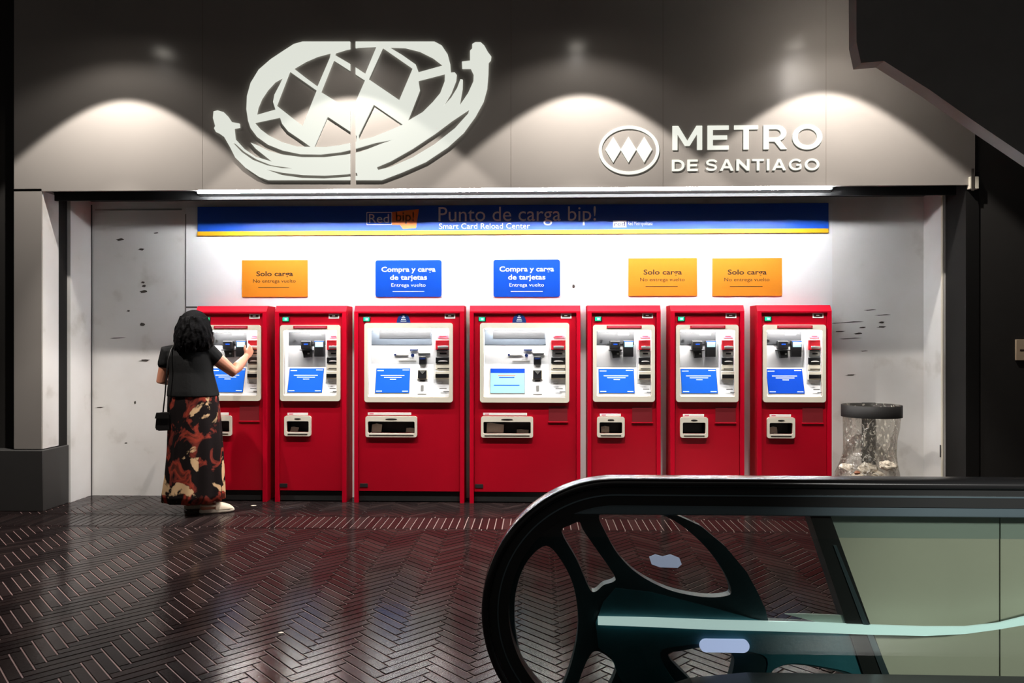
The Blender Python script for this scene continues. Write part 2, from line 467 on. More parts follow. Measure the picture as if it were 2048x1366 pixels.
def clip_y(poly, y0, y1):
    for lim, s in ((y0, 1), (y1, -1)):
        if not poly: return poly
        poly = clip(poly, lambda p: (p[1] - lim) * s >= 0, lambda a, b: (a[0] + (b[0] - a[0]) * (lim - a[1]) / (b[1] - a[1]), lim))
    return poly


def build_floor():
    fb = MB(); bm = fb.bm; bi = fb.mi('brick'); gi = fb.mi('grout')
    lay = bm.loops.layers.color.new('tone')
    X0, X1, YF = -5.6, 5.6, -7.2
    v = [bm.verts.new(p) for p in ((X0, YF - 1.5, -0.002), (X1, YF - 1.5, -0.002), (X1, 0.0, -0.002), (X0, 0.0, -0.002))]
    bm.faces.new(v).material_index = gi
    v = [bm.verts.new(p) for p in ((X0, YF - 1.5, -0.1), (X1, YF - 1.5, -0.1), (X1, 0.0, -0.1), (X0, 0.0, -0.1))]
    bm.faces.new(v[::-1]).material_index = gi
    g = 0.0055

    def brick(cx, cy, ux, uy, L, Wd, y0=None, y1=None):
        def rect(s):
            a, b = L / 2 - s, Wd / 2 - s
            return [(cx + ux * p - uy * q, cy + uy * p + ux * q) for p, q in ((-a, -b), (a, -b), (a, b), (-a, b))]
        lo, hi = rect(g / 2), rect(g / 2 + 0.0018)
        if y0 is not None: lo = clip_y(lo, y0 + g / 2, y1 - g / 2); hi = clip_y(hi, y0 + g / 2 + .0018, y1 - g / 2 - .0018)
        if len(hi) < 3: return
        t = random.random(); dz = random.uniform(-0.0004, 0.0008); tx, ty = random.uniform(-.003, .003), random.uniform(-.003, .003)
        H = [bm.verts.new((p[0], p[1], 0.0015 + dz + (p[0] - cx) * tx + (p[1] - cy) * ty)) for p in hi]
        fs = [bm.faces.new(H)]
        if len(lo) == len(hi):
            Lw = [bm.verts.new((p[0], p[1], -0.0018)) for p in lo]
            for k in range(len(lo)): fs.append(bm.faces.new((Lw[k], Lw[(k + 1) % len(lo)], H[(k + 1) % len(lo)], H[k])))
        for f in fs:
            f.material_index = bi
            for lp in f.loops: lp[lay] = (t, t, t, 1)

    L, Wd = 0.26, 0.052
    c = math.cos(PI / 4)

    def herring(xa, xb, ya, yb):
        n = 130
        for j in range(-26, 27):
            for i in range(-n, n):
                for kind in (0, 1):
                    if kind == 0: u, w, du, dw = i * Wd + j * L + L / 2, i * Wd - j * L + Wd / 2, 1, 0
                    else: u, w, du, dw = i * Wd + j * L + Wd / 2, (i + 1) * Wd - j * L + L / 2, 0, 1
                    x, y = (u - w) * c - 0.62, (u + w) * c - 3.0
                    if x < xa - .2 or x > xb + .2 or y < ya - .15 or y > yb + .15: continue
                    brick(x, y, (du - dw) * c, (du + dw) * c, L, Wd, ya, yb)
    B1, B2 = -0.735, -1.08
    herring(X0, X1, B1 + 0.03, 0.0)
    herring(X0, X1, YF, B2 - 0.03)
    x = X0
    while x < X1:
        brick(x, B1 + 0.012, 1, 0, 0.26, 0.03); brick(x + .13, B2 - 0.012, 1, 0, 0.26, 0.03); x += 0.26
    x = X0
    while x < X1:
        brick(x, (B1 + B2) / 2, 0, 1, abs(B1 - B2) - 0.012, 0.056); x += 0.056
    return fb.build('floor', kind='structure')


build_floor()

# back wall of the niche: pale panels, seams and scuffs belong to its surface
wb = MB()
wb.box(X_L, X_R, 0, 0.12, 0, 2.75, 'stained_wall')
xs = at(372, 600, 0).x
xr = at(1664, 600, 0).x
wb.box(xs, xr, -0.004, 0, 0.0, 2.56, 'white_wall')
for sx in (xs,):
    wb.box(sx - 0.003, sx + 0.003, -0.0052, 0.001, 0.0, 2.5, 'seam')
wb.box(xs, at(395, 614, 0).x, -0.0055, 0, at(380, 616, 0).z, at(380, 613, 0).z, 'seam')
wb.box(X_L + 0.03, at(364, 419, 0).x, -0.003, 0, at(280, 421, 0).z, at(280, 418, 0).z, 'silver')
zj = at(260, 688, 0).z
for (px, py, w_, h_) in ((240, 479, 14, 5), (283, 499, 13, 4), (286, 565, 8, 4), (288, 572, 9, 4), (287, 583, 15, 5), (257, 622, 7, 3), (285, 649, 10, 8), (236, 676, 32, 2), (290, 721, 22, 4), (270, 805, 4, 6), (200, 815, 18, 2), (252, 886, 6, 2), (312, 466, 10, 2),
                         (1765, 630, 26, 2), (1763, 645, 12, 3), (1764, 654, 18, 3), (1716, 667, 16, 3), (1700, 677, 36, 2), (1690, 645, 60, 2), (1728, 702, 12, 2), (1702, 750, 20, 2), (1730, 832, 30, 2), (1752, 814, 14, 3), (1740, 620, 20, 2), (1147, 573, 5, 9), (1680, 663, 24, 2), (1725, 655, 14, 2)):
    a = at(px, py, 0)
    sy = (0.0 if not (xs < a.x < xr) else -0.004)
    hw, hh = w_ / 2 / 229, h_ / 2 / 229
    n = 9; ph = random.random() * 6
    wb.prism([(a.x + hw * math.cos(2 * PI * k / n) * (1 + .35 * math.sin(3 * k + ph)), a.z + hh * math.sin(2 * PI * k / n) * (1 + .3 * math.sin(5 * k + ph)) + hw * 0.06 * math.cos(2 * PI * k / n)) for k in range(n)], sy - 0.0012, sy, 'scuff')
wb.build('wall_back', kind='structure')

# left reveal, shutter channel and pier
wl = MB()
wl.box(X_L - 0.10, X_L, Y_REV, 0, 0, Z_SOF + 0.1, 'stained_wall')
wl.box(X_L - 0.005, X_L + 0.005, -0.012, -0.002, 0, Z_SOF, 'seam')
wl.box(X_L - 0.10, X_L - 0.03, -0.40, Y_REV, 0, Z_SOF + 0.1, 'channel')
XP = X_L - 0.04
XO = at(28, 500, Y_FAS).x
wl.box(XO, XP, Y_FAS, -0.40, 0.5, Z_SOF + 0.02, 'fascia')
wl.box(XP - 0.001, XP + 0.003, Y_FAS + 0.012, -0.40, 0.5, Z_SOF, 'stained_wall')
wl.build('wall_left', kind='structure')
bb = MB()
bb.box(XO - 0.8, XP + 0.03, Y_FAS - 0.03, -0.305, 0, at(75, 901, Y_FAS - .03).z, 'black', bev=0.006)
bb.build('baseboard_left', kind='structure')
wo = MB(); wo.box(XO - 3.0, XO, Y_FAS + 0.10, Y_FAS + 0.3, 0, 5.2, 'dark'); wo.build('wall_left_hall', kind='structure')

# right reveal, dark return and dark hall wall
wr = MB()
wr.box(X_R, X_R + 0.1, Y_REV, 0, 0, Z_SOF + 0.1, 'stained_wall')
wr.box(X_R - 0.004, X_R + 0.004, Y_REV - 0.003, Y_REV + 0.02, 0, Z_SOF, 'cream')
a = at(1884, 895, 0)
wr.box(X_R - 0.006, X_R, Y_REV + 0.015, Y_REV + 0.035, 0.42, 0.52, 'black')
wr.box(X_R + 0.02, X_R + 0.12, Y_FAS + 0.02, Y_REV - 0.003, 0, Z_SOF + 0.1, 'channel')
wr.build('wall_right', kind='structure')
wq = MB(); wq.box(X_R + 0.10, X_R + 3.2, Y_FAS + 0.03, Y_FAS + 0.2, 0, 5.2, 'dark'); wq.build('wall_right_hall', kind='structure')

# fascia above the niche
XE = at(1950, 360, Y_FAS).x
ff = MB()
ff.box(XO, XE, Y_FAS, Y_FAS + 0.03, Z_SOF, 5.0, 'fascia')
for px in (405, 1022, 1326, 1652):
    sx = at(px, 200, Y_FAS).x
    ff.box(sx - 0.0015, sx + 0.0015, Y_FAS - 0.0008, Y_FAS, Z_SOF, 5.0, 'pale_seam')
ff.build('wall_front_fascia', kind='structure')
tr = MB()
tr.box(X_L - 0.04, XE, Y_FAS + 0.03, 0.0, Z_SOF + 0.03, Z_SOF + 0.1, 'soffit')          # soffit
tr.box(X_L - 0.04, XE, Y_FAS + 0.155, Y_FAS + 0.175, 2.538, Z_SOF + 0.05, 'soffit')           # baffle lip that shades the upper wall
tr.build('trim_1', kind='structure')
tb = MB(); tb.box(XE - 0.05, XE + 0.02, Y_FAS - 0.02, Y_FAS + 0.04, Z_SOF - 0.035, Z_SOF + 0.06, 'cream', bev=0.004); tb.box(XE - 0.04, XE - 0.02, Y_FAS - 0.025, Y_FAS - 0.02, Z_SOF - 0.05, Z_SOF + 0.12, 'scuff'); tb.build('trim_2', kind='structure')
ce = MB(); ce.box(-8, 8, -9, 0.3, 5.0, 5.15, 'dark'); ce.build('ceiling', kind='structure')
# dark bulkhead hanging in front of the fascia's right end
YB = -1.45
bk = MB()
pts = [(1712, -160), (1713, 84), (1722, 126), (1768, 122), (1860, 180), (1952, 245), (2140, 372), (3600, 372), (3600, -160)]
bk.prism([(at(px, py, YB).x, at(px, py, YB).z) for px, py in pts], YB, YB + 0.12, 'bulk')
bk.build('trim_3', kind='structure')

# ---------------------------------------------------------------- fluorescent strip under the fascia
x0, x1 = at(395, 380, Y_FAS + .04).x, at(1664, 375, Y_FAS + .04).x
t = empty('fluorescent_strip_light', 'long white glowing strip light tucked under the beige fascia above the machines', 'light', ((x0 + x1) / 2, Y_FAS + 0.05, Z_SOF))
b = MB(t.location); b.cyl((x0, Y_FAS + 0.048, Z_SOF - 0.009), 0.008, x1 - x0, 'tube', axis='X', n=16); b.build('tube', t)
b = MB(t.location); b.side_prism([(Y_FAS + .03, Z_SOF + .03), (Y_FAS + .03, Z_SOF + .004), (Y_FAS + .075, Z_SOF + .004), (Y_FAS + .15, Z_SOF - .022), (Y_FAS + .153, Z_SOF - .018), (Y_FAS + .153, Z_SOF + .03)], x0 - .03, x1 + .03, 'reflector'); b.build('reflector', t)

# ---------------------------------------------------------------- downlights that wash the fascia
for k, (px, where) in enumerate(((250, 'leftmost of the row, over the left pier'), (702, 'over the big emblem'), (1162, 'between the emblem and the round logo'), (1648, 'over the lettering, rightmost of the row'))):
    X = at(px, 200, Y_FAS).x
    d = empty('downlight', 'round ceiling downlight washing the fascia, ' + where, 'light', (X, LAMP_Y, LAMP_Z), 'downlights in front of the fascia')
    b = MB(d.location)
    n = 24
    prof = [(0.075, 0.03), (0.08, 0.03), (0.08, 0.26), (0.0001, 0.26)]
    b.rings([[(X + r * math.cos(2 * PI * q / n), LAMP_Y + r * math.sin(2 * PI * q / n), LAMP_Z + z) for q in range(n)] for r, z in [(0.074, 0.25)] + prof], 'can', cap=False)
    b.cyl((X, LAMP_Y, LAMP_Z + 0.26), 0.012, 5.0 - LAMP_Z - 0.26, 'can')
    b.build('housing', d)
    b = MB(d.location); b.cyl((X, LAMP_Y, LAMP_Z + 0.045), 0.068, 0.01, 'lamp'); b.build('lens', d)
    for pw, deg, bl, rad, nm in ((SPOT_POWER, 93, 0.12, 0.02, 'beam'), (HALO_POWER, 134, 0.35, 0.03, 'spill'), (CORE_POWER, 54, 0.55, 0.02, 'core')):
        l = bpy.data.lights.new(nm, 'SPOT'); l.energy = pw; l.color = (1.0, 0.935, 0.87); l.spot_size = math.radians(deg); l.spot_blend = bl; l.shadow_soft_size = rad
        o = bpy.data.objects.new(nm, l); COL.objects.link(o); o.parent = d; o.location = (0, 0, 0.02)

# ---------------------------------------------------------------- banner
XB0, XB1 = at(395, 460, -.02).x, at(1657, 460, -.02).x
zb = at(1000, 468.5, -.02).z; zy = at(1000, 460, -.02).z
bn = empty('header_banner', 'long blue header banner with a yellow bottom stripe above the ticket machines', 'banner', ((XB0 + XB1) / 2, -0.02, zb))
b = MB(bn.location); b.box(XB0, XB1, -0.02, -0.004, zy, 2.56, 'banner')
def bt(s, x0, x1, y0, y1, m='white_ink', bold=0.0, shear=0.0):
    p, q = at(x0, y1, -.021), at(x1, y0, -.021); b.text(s, p.x, q.x, p.z, q.z, -0.0202, 0.0012, m, bold, shear)
bt('Punto de carga bip!', 877, 1192, 412, 452)
bt('Smart Card Reload Center', 878, 1060, 446, 458)
bt('Red Metropolitana', 1256, 1305, 443, 453)
p, q = at(1226, 455, -.021), at(1253, 441, -.021); b.box(p.x, q.x, -.0212, -.02, p.z, q.z, 'white_ink'); b.text('red', p.x + .012, q.x - .012, p.z + .012, q.z - .012, -.0212, .001, 'logo_red')
p, q = at(733, 450, -.021), at(784, 424, -.021); b.ring(rr(p.x, q.x, p.z, q.z, .005), rr(p.x + .006, q.x - .006, p.z + .006, q.z - .006, .004), -.0214, -.02, 'white_ink')
bt('Red', 738, 778, 428, 446)
b.prism([(at(x, y, -.021).x, at(x, y, -.021).z) for x, y in ((784, 450), (784, 424), (838, 418), (832, 456), (806, 458), (800, 450))], -.0214, -.02, 'logo_or')
bt('bip!', 792, 828, 424, 448)
b.build('banner_panel', bn)
b = MB(bn.location); b.box(XB0, XB1, -0.021, -0.004, zb, zy, 'yellow'); b.build('yellow_stripe', bn)

# ---------------------------------------------------------------- wall signs
def sign(px0, px1, py0, py1, m, rad, lines, name, label, group):
    p, q = at(px0, py1, -.012), at(px1, py0, -.012)
    s = empty(name, label, 'sign', ((p.x + q.x) / 2, -0.004, p.z), group)
    b = MB(s.location); b.prism(rr(p.x, q.x, p.z, q.z, rad, 4), -.012, -.004, m); b.build('sign_panel', s)
    b = MB(s.location)
    W_, H_ = q.x - p.x, q.z - p.z
    for tx, a0, a1, b0, b1, mm, bold in lines:
        if tx == '-': b.box(p.x + a0 * W_, p.x + a1 * W_, -.0135, -.012, p.z + b0 * H_, p.z + b1 * H_, mm)
        else: b.text(tx, p.x + a0 * W_, p.x + a1 * W_, p.z + b0 * H_, p.z + b1 * H_, -.012, .0012, mm, bold)
    b.build('sign_lettering', s)

OR = [('Solo carga', .22, .78, .52, .70, 'ink', .02), ('No entrega vuelto', .17, .82, .36, .48, 'ink', 0), ('-', .25, .72, .245, .26, 'ink', 0)]
BL = [('Compra y carga', .09, .91, .64, .82, 'white_ink', .02), ('de tarjetas', .22, .78, .42, .60, 'white_ink', .02), ('Entrega vuelto', .24, .76, .25, .37, 'white_ink', 0), ('-', .26, .74, .14, .155, 'white_ink', 0)]
sign(484, 615, 520, 594, 'orange', .003, OR, 'orange_sign', 'orange sign alone on the wall above the woman and the left pair of machines', 'orange signs above the narrow machines')
sign(1257, 1394, 516, 592, 'orange', .003, OR, 'orange_sign', 'orange sign on the wall, left one of the adjacent pair at right', 'orange signs above the narrow machines')
sign(1425, 1564, 516, 592, 'orange', .003, OR, 'orange_sign', 'orange sign on the wall, rightmost of all the signs', 'orange signs above the narrow machines')
sign(751, 883, 520, 594, 'signblue', .02, BL, 'blue_sign', 'blue rounded sign above the wide machine with the plain blue screen', 'blue signs above the wide machines')
sign(987, 1120, 519, 594, 'signblue', .02, BL, 'blue_sign', 'blue rounded sign above the wide machine with the pale screen', 'blue signs above the wide machines')

# ---------------------------------------------------------------- the big emblem
YE = Y_FAS - 0.016
def cz(pts): return [(at(400 + x / 3.413, 60 + y / 3.413, YE).x, at(400 + x / 3.413, 60 + y / 3.413, YE).z) for x, y in pts]
OUT = [(700, 78), (1600, 78), (1650, 105), (1690, 165), (1707, 230), (1712, 290), (1738, 288), (1752, 305), (1748, 345), (1715, 430), (1660, 522), (1715, 460), (1755, 395), (1778, 335), (1793, 338), (1792, 400), (1772, 515), (1830, 430), (1866, 350), (1868, 305), (1848, 262), (1790, 262), (1788, 215), (1843, 208), (1843, 140), (1858, 125), (1858, 95), (1880, 82), (1915, 82), (1940, 105), (1965, 150), (1988, 180), (1985, 205), (1970, 222), (1968, 300), (1960, 400), (1935, 490), (1880, 590), (1800, 700), (1690, 800), (1540, 900), (1380, 970), (1240, 1023),
       (460, 1023), (400, 1000), (310, 940), (240, 870), (205, 800), (165, 730), (130, 705), (108, 695), (95, 670), (103, 655), (88, 600), (92, 555), (120, 548), (160, 560), (190, 590), (215, 628), (268, 638), (270, 665), (232, 672), (240, 745), (300, 810), (380, 865), (490, 898), (430, 850), (380, 810), (345, 768), (400, 790), (470, 825), (560, 850), (700, 868), (850, 868), (1000, 850), (1100, 830), (1240, 775), (1330, 745),
       (1200, 768), (1070, 806), (960, 832), (820, 848), (680, 845), (560, 820), (460, 780), (390, 730), (345, 670), (328, 620), (316, 540), (320, 450), (345, 360), (400, 270), (480, 200), (570, 140), (640, 95)]
HOLES = [
    [(240, 775), (300, 830), (380, 880), (480, 920), (650, 945), (560, 943), (460, 924), (360, 886), (280, 830), (222, 768)],
    [(440, 948), (560, 972), (700, 988), (850, 992), (1000, 983), (1070, 972), (1075, 994), (1000, 1003), (850, 1014), (700, 1010), (560, 990)],
    [(1205, 935), (1300, 895), (1450, 810), (1600, 710), (1720, 620), (1840, 540), (1830, 570), (1740, 670), (1600, 780), (1450, 870), (1300, 935), (1215, 955)],
    [(568, 322), (545, 370), (508, 440), (498, 490), (515, 543), (385, 580), (395, 530), (420, 470), (460, 410), (510, 355)],
    [(372, 632), (545, 595), (560, 640), (600, 690), (700, 758), (755, 798), (660, 795), (560, 765), (470, 720), (410, 675)],
    [(640, 262), (720, 215), (800, 180), (893, 155), (886, 190), (802, 385), (720, 325)],
    [(925, 155), (1000, 132), (1080, 118), (1205, 112), (1128, 298), (1040, 240), (920, 170)],
    [(612, 282), (797, 412), (700, 655), (522, 515)],
    [(912, 205), (1127, 343), (1066, 480), (1040, 555), (825, 423)],
    [(1247, 120), (1452, 262), (1360, 478), (1150, 335)],
    [(1290, 116), (1400, 120), (1500, 145), (1590, 190), (1658, 242), (1492, 288), (1472, 235), (1380, 170)],
    [(1490, 345), (1672, 298), (1670, 350), (1640, 430), (1590, 490), (1520, 560), (1418, 620), (1500, 410)],
    [(1185, 508), (1385, 645), (1280, 690), (1180, 730), (1085, 752), (1082, 718)],
    [(870, 590), (1070, 722), (1066, 762), (960, 785), (860, 798), (778, 798)]]
ol = [cz(OUT)] + [cz(h) for h in HOLES]
em = empty('metro_emblem', 'huge glowing white boat-shaped emblem with interlaced diamonds mounted on the beige fascia', 'emblem', (at(705, 350, YE).x, Y_FAS, at(705, 360, YE).z))
plate(ol, YE, YE + 0.014, 'emblem', em.location, (at(700, 100, YE).x, -1)).build('emblem_panel', em)
plate(ol, YE, YE + 0.014, 'emblem', em.location, (at(711, 100, YE).x, 1)).build('emblem_panel', em)

# ---------------------------------------------------------------- round logo and lettering
YL = Y_FAS - 0.008
c_ = at(1258, 300, YL)
rx, rz = 60 / 253, 48.5 / 253
lg = empty('round_logo', 'glowing white oval ring with three diamonds on the fascia left of the lettering', 'logo', (c_.x, Y_FAS, c_.z - rz))
n = 64
b = MB(lg.location); b.ring([(c_.x + rx * math.cos(2 * PI * k / n), c_.z + rz * math.sin(2 * PI * k / n)) for k in range(n)], [(c_.x + (rx - .024) * math.cos(2 * PI * k / n), c_.z + (rz - .024) * math.sin(2 * PI * k / n)) for k in range(n)], YL, Y_FAS, 'letter'); b.build('oval_ring', lg)
for px in (1226.5, 1257, 1288.5):
    p = at(px, 299, YL); b = MB(lg.location)
    b.prism([(p.x - .062, p.z), (p.x, p.z + .102), (p.x + .062, p.z), (p.x, p.z - .102)], YL, Y_FAS, 'letter'); b.build('diamond', lg)

le = empty('fascia_lettering', 'glowing white raised two-line station lettering on the right of the beige fascia', 'lettering', (at(1495, 340, YL).x, Y_FAS, at(1495, 343, YL).z))
def arc(cx, cy, rx_, ry_, a0, a1, n_=14):
    return [(cx + rx_ * math.cos(math.radians(a0 + (a1 - a0) * k / n_)), cy + ry_ * math.sin(math.radians(a0 + (a1 - a0) * k / n_))) for k in range(n_ + 1)]
def band(o_, i_):
    return o_ + i_[::-1]
S_ = .17
def thick(pts, w_=S_):
    L_, R_ = [], []
    for k, p in enumerate(pts):
        a_ = Vector(pts[max(k - 1, 0)]); c = Vector(pts[min(k + 1, len(pts) - 1)]); d_ = (c - a_).normalized(); n_ = Vector((-d_.y, d_.x)) * w_ / 2
        L_.append(tuple(Vector(p) + n_)); R_.append(tuple(Vector(p) - n_))
    return L_ + R_[::-1]
GLYPH = {
    'M': (1.12, [[(0, 0), (0, 1), (.22, 1), (.56, .38), (.90, 1), (1.12, 1), (1.12, 0), (.93, 0), (.93, .66), (.65, .17), (.47, .17), (.19, .66), (.19, 0)]]),
    'E': (.8, [[(0, 0), (0, 1), (.8, 1), (.8, .83), (.2, .83), (.2, .59), (.74, .59), (.74, .42), (.2, .42), (.2, .17), (.8, .17), (.8, 0)]]),
    'T': (.9, [[(.35, 0), (.35, .83), (0, .83), (0, 1), (.9, 1), (.9, .83), (.55, .83), (.55, 0)]]),
    'R': (.88, [[(0, 0), (0, 1), (.5, 1)] + arc(.5, .67, .36, .33, 80, -70, 12) + [(.88, 0), (.65, 0), (.42, .32), (.2, .32), (.2, 0)], [(.2, .49), (.48, .49)] + arc(.48, .66, .17, .17, -85, 85, 8) + [(.48, .83), (.2, .83)]]),
    'O': (1.12, [arc(.56, .5, .56, .52, 0, 354, 44), arc(.56, .5, .36, .34, 0, 354, 44)]),
    'D': (.98, [[(0, 0), (0, 1), (.45, 1)] + arc(.45, .5, .53, .5, 85, -85, 18) + [(.45, 0)], [(.2, .17), (.45, .17)] + arc(.45, .5, .33, .33, -85, 85, 14) + [(.45, .83), (.2, .83)]]),
    'S': (.86, [thick([(.80, .76), (.74, .86), (.6, .915), (.43, .92), (.24, .90), (.12, .82), (.1, .71), (.16, .60), (.30, .55), (.43, .52), (.58, .48), (.72, .43), (.77, .31), (.74, .18), (.62, .10), (.43, .08), (.26, .09), (.13, .14), (.06, .25)], .165)]),
    'A': (1.06, [[(0, 0), (.42, 1), (.64, 1), (1.06, 0), (.85, 0), (.76, .22), (.30, .22), (.21, 0)], [(.37, .39), (.69, .39), (.53, .78)]]),
    'N': (1.0, [[(0, 0), (0, 1), (.2, 1), (.80, .32), (.80, 1), (1, 1), (1, 0), (.8, 0), (.2, .68), (.2, 0)]]),
    'I': (.2, [[(0, 0), (0, 1), (.2, 1), (.2, 0)]]),
    'G': (1.0, [thick(arc(.54, .5, .45, .42, 38, 300, 26) + [(.88, .16), (.90, .28), (.90, .47), (.58, .47)], .165)]),
}
def letters(string, px0, px1, pyt, pyb, gap):
    p, q = at(px0, pyb, YL), at(px1, pyt, YL)
    tot = sum(.42 if ch == ' ' else GLYPH[ch][0] + gap for ch in string) - gap
    kx, kz = (q.x - p.x) / tot, q.z - p.z; x = 0
    for ch in string:
        if ch == ' ': x += .42; continue
        w_, outs = GLYPH[ch]
        plate([[(p.x + (x + a_) * kx, p.z + c * kz) for a_, c in o_] for o_ in outs], YL, Y_FAS - .001, 'letter', le.location).build('letter', le)
        x += w_ + gap
letters('METRO', 1345, 1645, 249, 300, .2)
letters('DE SANTIAGO', 1344, 1639, 317, 342, .22)

# ---------------------------------------------------------------- ticket machines
D = 0.22; YF_ = -D; HT = 1.675

def ref(px, py, xc, y=YF_):
    p = at(px, py, y); return p.x - xc, p.z

def machine(xc, wide, label, group, screen='screen', plate_=True, papers=(), status='green'):
    w = 0.935 if wide else 0.612
    XC = -1.082 if wide else -1.925                      # the machine the measures were taken from
    root = empty('wide_ticket_machine' if wide else 'ticket_machine', label, 'ticket machine', (xc, 0, 0), group)
    h = w / 2
    X = lambda px: ref(px, 683, XC)[0]
    Z = lambda py: ref(640 if not wide else 820, py, XC)[1]
    # casing: side cheeks, top hood with chamfer, back
    b = MB()
    fr = 0.034
    b.side_prism([(0, 0), (0, HT), (YF_ + 0.035, HT), (YF_, HT - 0.05), (YF_, 0.0)], -h, -h + fr, 'red')
    b.side_prism([(0, 0), (0, HT), (YF_ + 0.035, HT), (YF_, HT - 0.05), (YF_, 0.0)], h - fr, h, 'red')
    b.side_prism([(0, HT - 0.075), (0, HT), (YF_ + 0.035, HT), (YF_, HT - 0.05), (YF_, HT - 0.062), (YF_ + .02, HT - .075)], -h + fr, h - fr, 'red')
    b.box(-h + fr, h - fr, -0.02, 0, 0, HT - 0.07, 'red')
    b.build('casing', root)
    # bezel window measures
    if wide: bx0, bx1, bz0, bz1 = X(729), X(905.5), Z(804.5), Z(646)
    else: bx0, bx1, bz0, bz1 = X(560.5), X(680.5), Z(802), Z(650)
    rx0, rx1, rz0, rz1 = (bx0 + .03, bx1 - .03, bz0 + .045, bz1 - .045)
    # payout window
    if wide: tx0, tx1, tz0, tz1 = X(731), X(834), Z(874.5), Z(832.5)
    else: tx0, tx1, tz0, tz1 = X(568.5), X(622), Z(872.5), Z(832)
    ox0, ox1, oz0, oz1 = tx0 + .02, tx1 - .02, tz0 + .033, tz1 - .045
    # door with both openings cut through
    yd = YF_ + 0.014
    dz0, dz1 = 0.098, HT - 0.072
    dl, dr = -h + fr + .004, h - fr - .004
    plate([[(dl, dz0), (dr, dz0), (dr, dz1), (dl, dz1)], rr(rx0, rx1, rz0, rz1, .01), rr(ox0, ox1, oz0, oz1, .008)], yd, yd + 0.012, 'door_red').build('door', root)
    door = root.children[-1] if False else None
    b = MB(); b.box(dl, dr, yd + .012, -.03, 0.012, 0.09, 'plinth'); b.build('plinth', root)
    # bezel
    b = MB(); b.ring(rr(bx0, bx1, bz0, bz1, .022), rr(rx0, rx1, rz0, rz1, .012), yd - 0.02, yd + .002, 'cream')
    bmesh.ops.bevel(b.bm, geom=[e for e in b.bm.edges if all(abs(v.co.y - (yd - .02)) < 1e-6 for v in e.verts) and len({round(v.co.x, 3) for v in e.verts} | {0}) and e.is_manifold and abs(e.calc_face_angle(0)) > 1], offset=.006, segments=2, affect='EDGES')
    b.build('bezel', root)
    # recess: shell, grey back, sloping console
    yb = yd + 0.115
    zc = Z(735) if not wide else Z(729)
    b = MB()
    b.box(rx0 - .012, rx0, yd + .003, yb, rz0 - .012, rz1 + .012, 'console'); b.box(rx1, rx1 + .012, yd + .003, yb, rz0 - .012, rz1 + .012, 'console')
    b.box(rx0, rx1, yd + .003, yb, rz1, rz1 + .012, 'console'); b.box(rx0 - .012, rx1 + .012, yb, yb + .012, rz0 - .012, rz1 + .012, 'console')
    b.side_prism([(yd + .004, rz0), (yb, rz0), (yb, zc), (yb - .035, zc)], rx0, rx1, 'console')
    b.build('recess_shell', root)
    sx = X(862) if wide else X(647)          # left edge of the module column
    b = MB()
    if wide:
        b.box(rx0 + .002, sx - .012, yb - .006, yb, Z(690), rz1 - .001, 'grey_back', bev=.002)
        b.box(X(753), sx - .02, yb - .010, yb - .006, Z(677), rz1 - .012, 'dark_back')
        b.box(X(815), X(832), yb - .014, yb - .006, Z(701.5), Z(699), 'navy'); b.box(X(832), X(856), yb - .012, yb, Z(709), Z(707), 'blackp')
        for px, py, r_ in ((785, 710, .009), (820.5, 711, .014)):
            b.cyl((X(px), yb - .014, Z(py)), r_, .014, 'navy', axis='Y', n=14)
        b.box(X(787), X(812), yb - .008, yb, Z(712), Z(710.5), 'silver'); b.box(X(792), X(828), yb - .008, yb, Z(724), Z(722), 'silver')
    else:
        b.box(rx0 + .002, sx - .012, yb - .006, yb, Z(690), rz1 - .001, 'dark_back', bev=.002)
        b.box(X(590), X(640), yb - .012, yb - .006, Z(689.5), Z(687.5), 'blackp')
        b.box(X(612), X(634), yb - .0075, yb - .006, Z(670), Z(664), 'silver')
    b.build('back_panel', root)
    b = MB(); b.box(rx0 + .015, rx1 - .015, yd + .012, yd + .024, rz1 - .012, rz1 - .002, 'hood'); b.build('recess_lamp', root)
    # screen lying on the slope
    def on_slope(z): t_ = (z - rz0) / (zc - rz0); return (yd + .004) + (yb - .035 - yd - .004) * t_
    if wide: s0, s1, st, sb = X(749), X(817), Z(738), Z(786)
    else: s0, s1, st, sb = X(573), X(642), Z(738), Z(785)
    th = .006
    def slab(b, x0, x1, z0, z1, m, lift, thick=.004):
        b.side_prism([(on_slope(z0) - lift, z0), (on_slope(z1) - lift, z1), (on_slope(z1) - lift + thick, z1 + .001), (on_slope(z0) - lift + thick, z0 + .001)], x0, x1, m)
    b = MB(); slab(b, s0 - .008, s1 + .008, sb - .008, st + .008, 'cream', .002); slab(b, s0 - .002, s1 + .002, sb - .002, st + .002, 'navy', .0032)
    slab(b, s0, s1, sb, st, screen, .006)
    ws, hs = s1 - s0, st - sb
    tm = 'screen_txt'
    if screen == 'screen_pale':
        slab(b, s0, s1, sb + hs * .83, st, 'screen_dk', .0072)
        for fz, a0, a1, m_ in ((.70, .22, .74, 'screen_org'), (.62, .25, .7, 'screen_dk'), (.30, .1, .85, 'screen')): slab(b, s0 + a0 * ws, s0 + a1 * ws, sb + fz * hs, sb + (fz + .035) * hs, m_, .0072)
    else:
        for fz, a0, a1 in ((.70, .14, .84), (.62, .24, .76), (.54, .42, .60), (.90, .03, .22), (.93, .78, .98), (.05, .03, .2), (.05, .8, .97)): slab(b, s0 + a0 * ws, s0 + a1 * ws, sb + fz * hs, sb + (fz + .03) * hs, tm, .0072)
    b.build('screen', root)
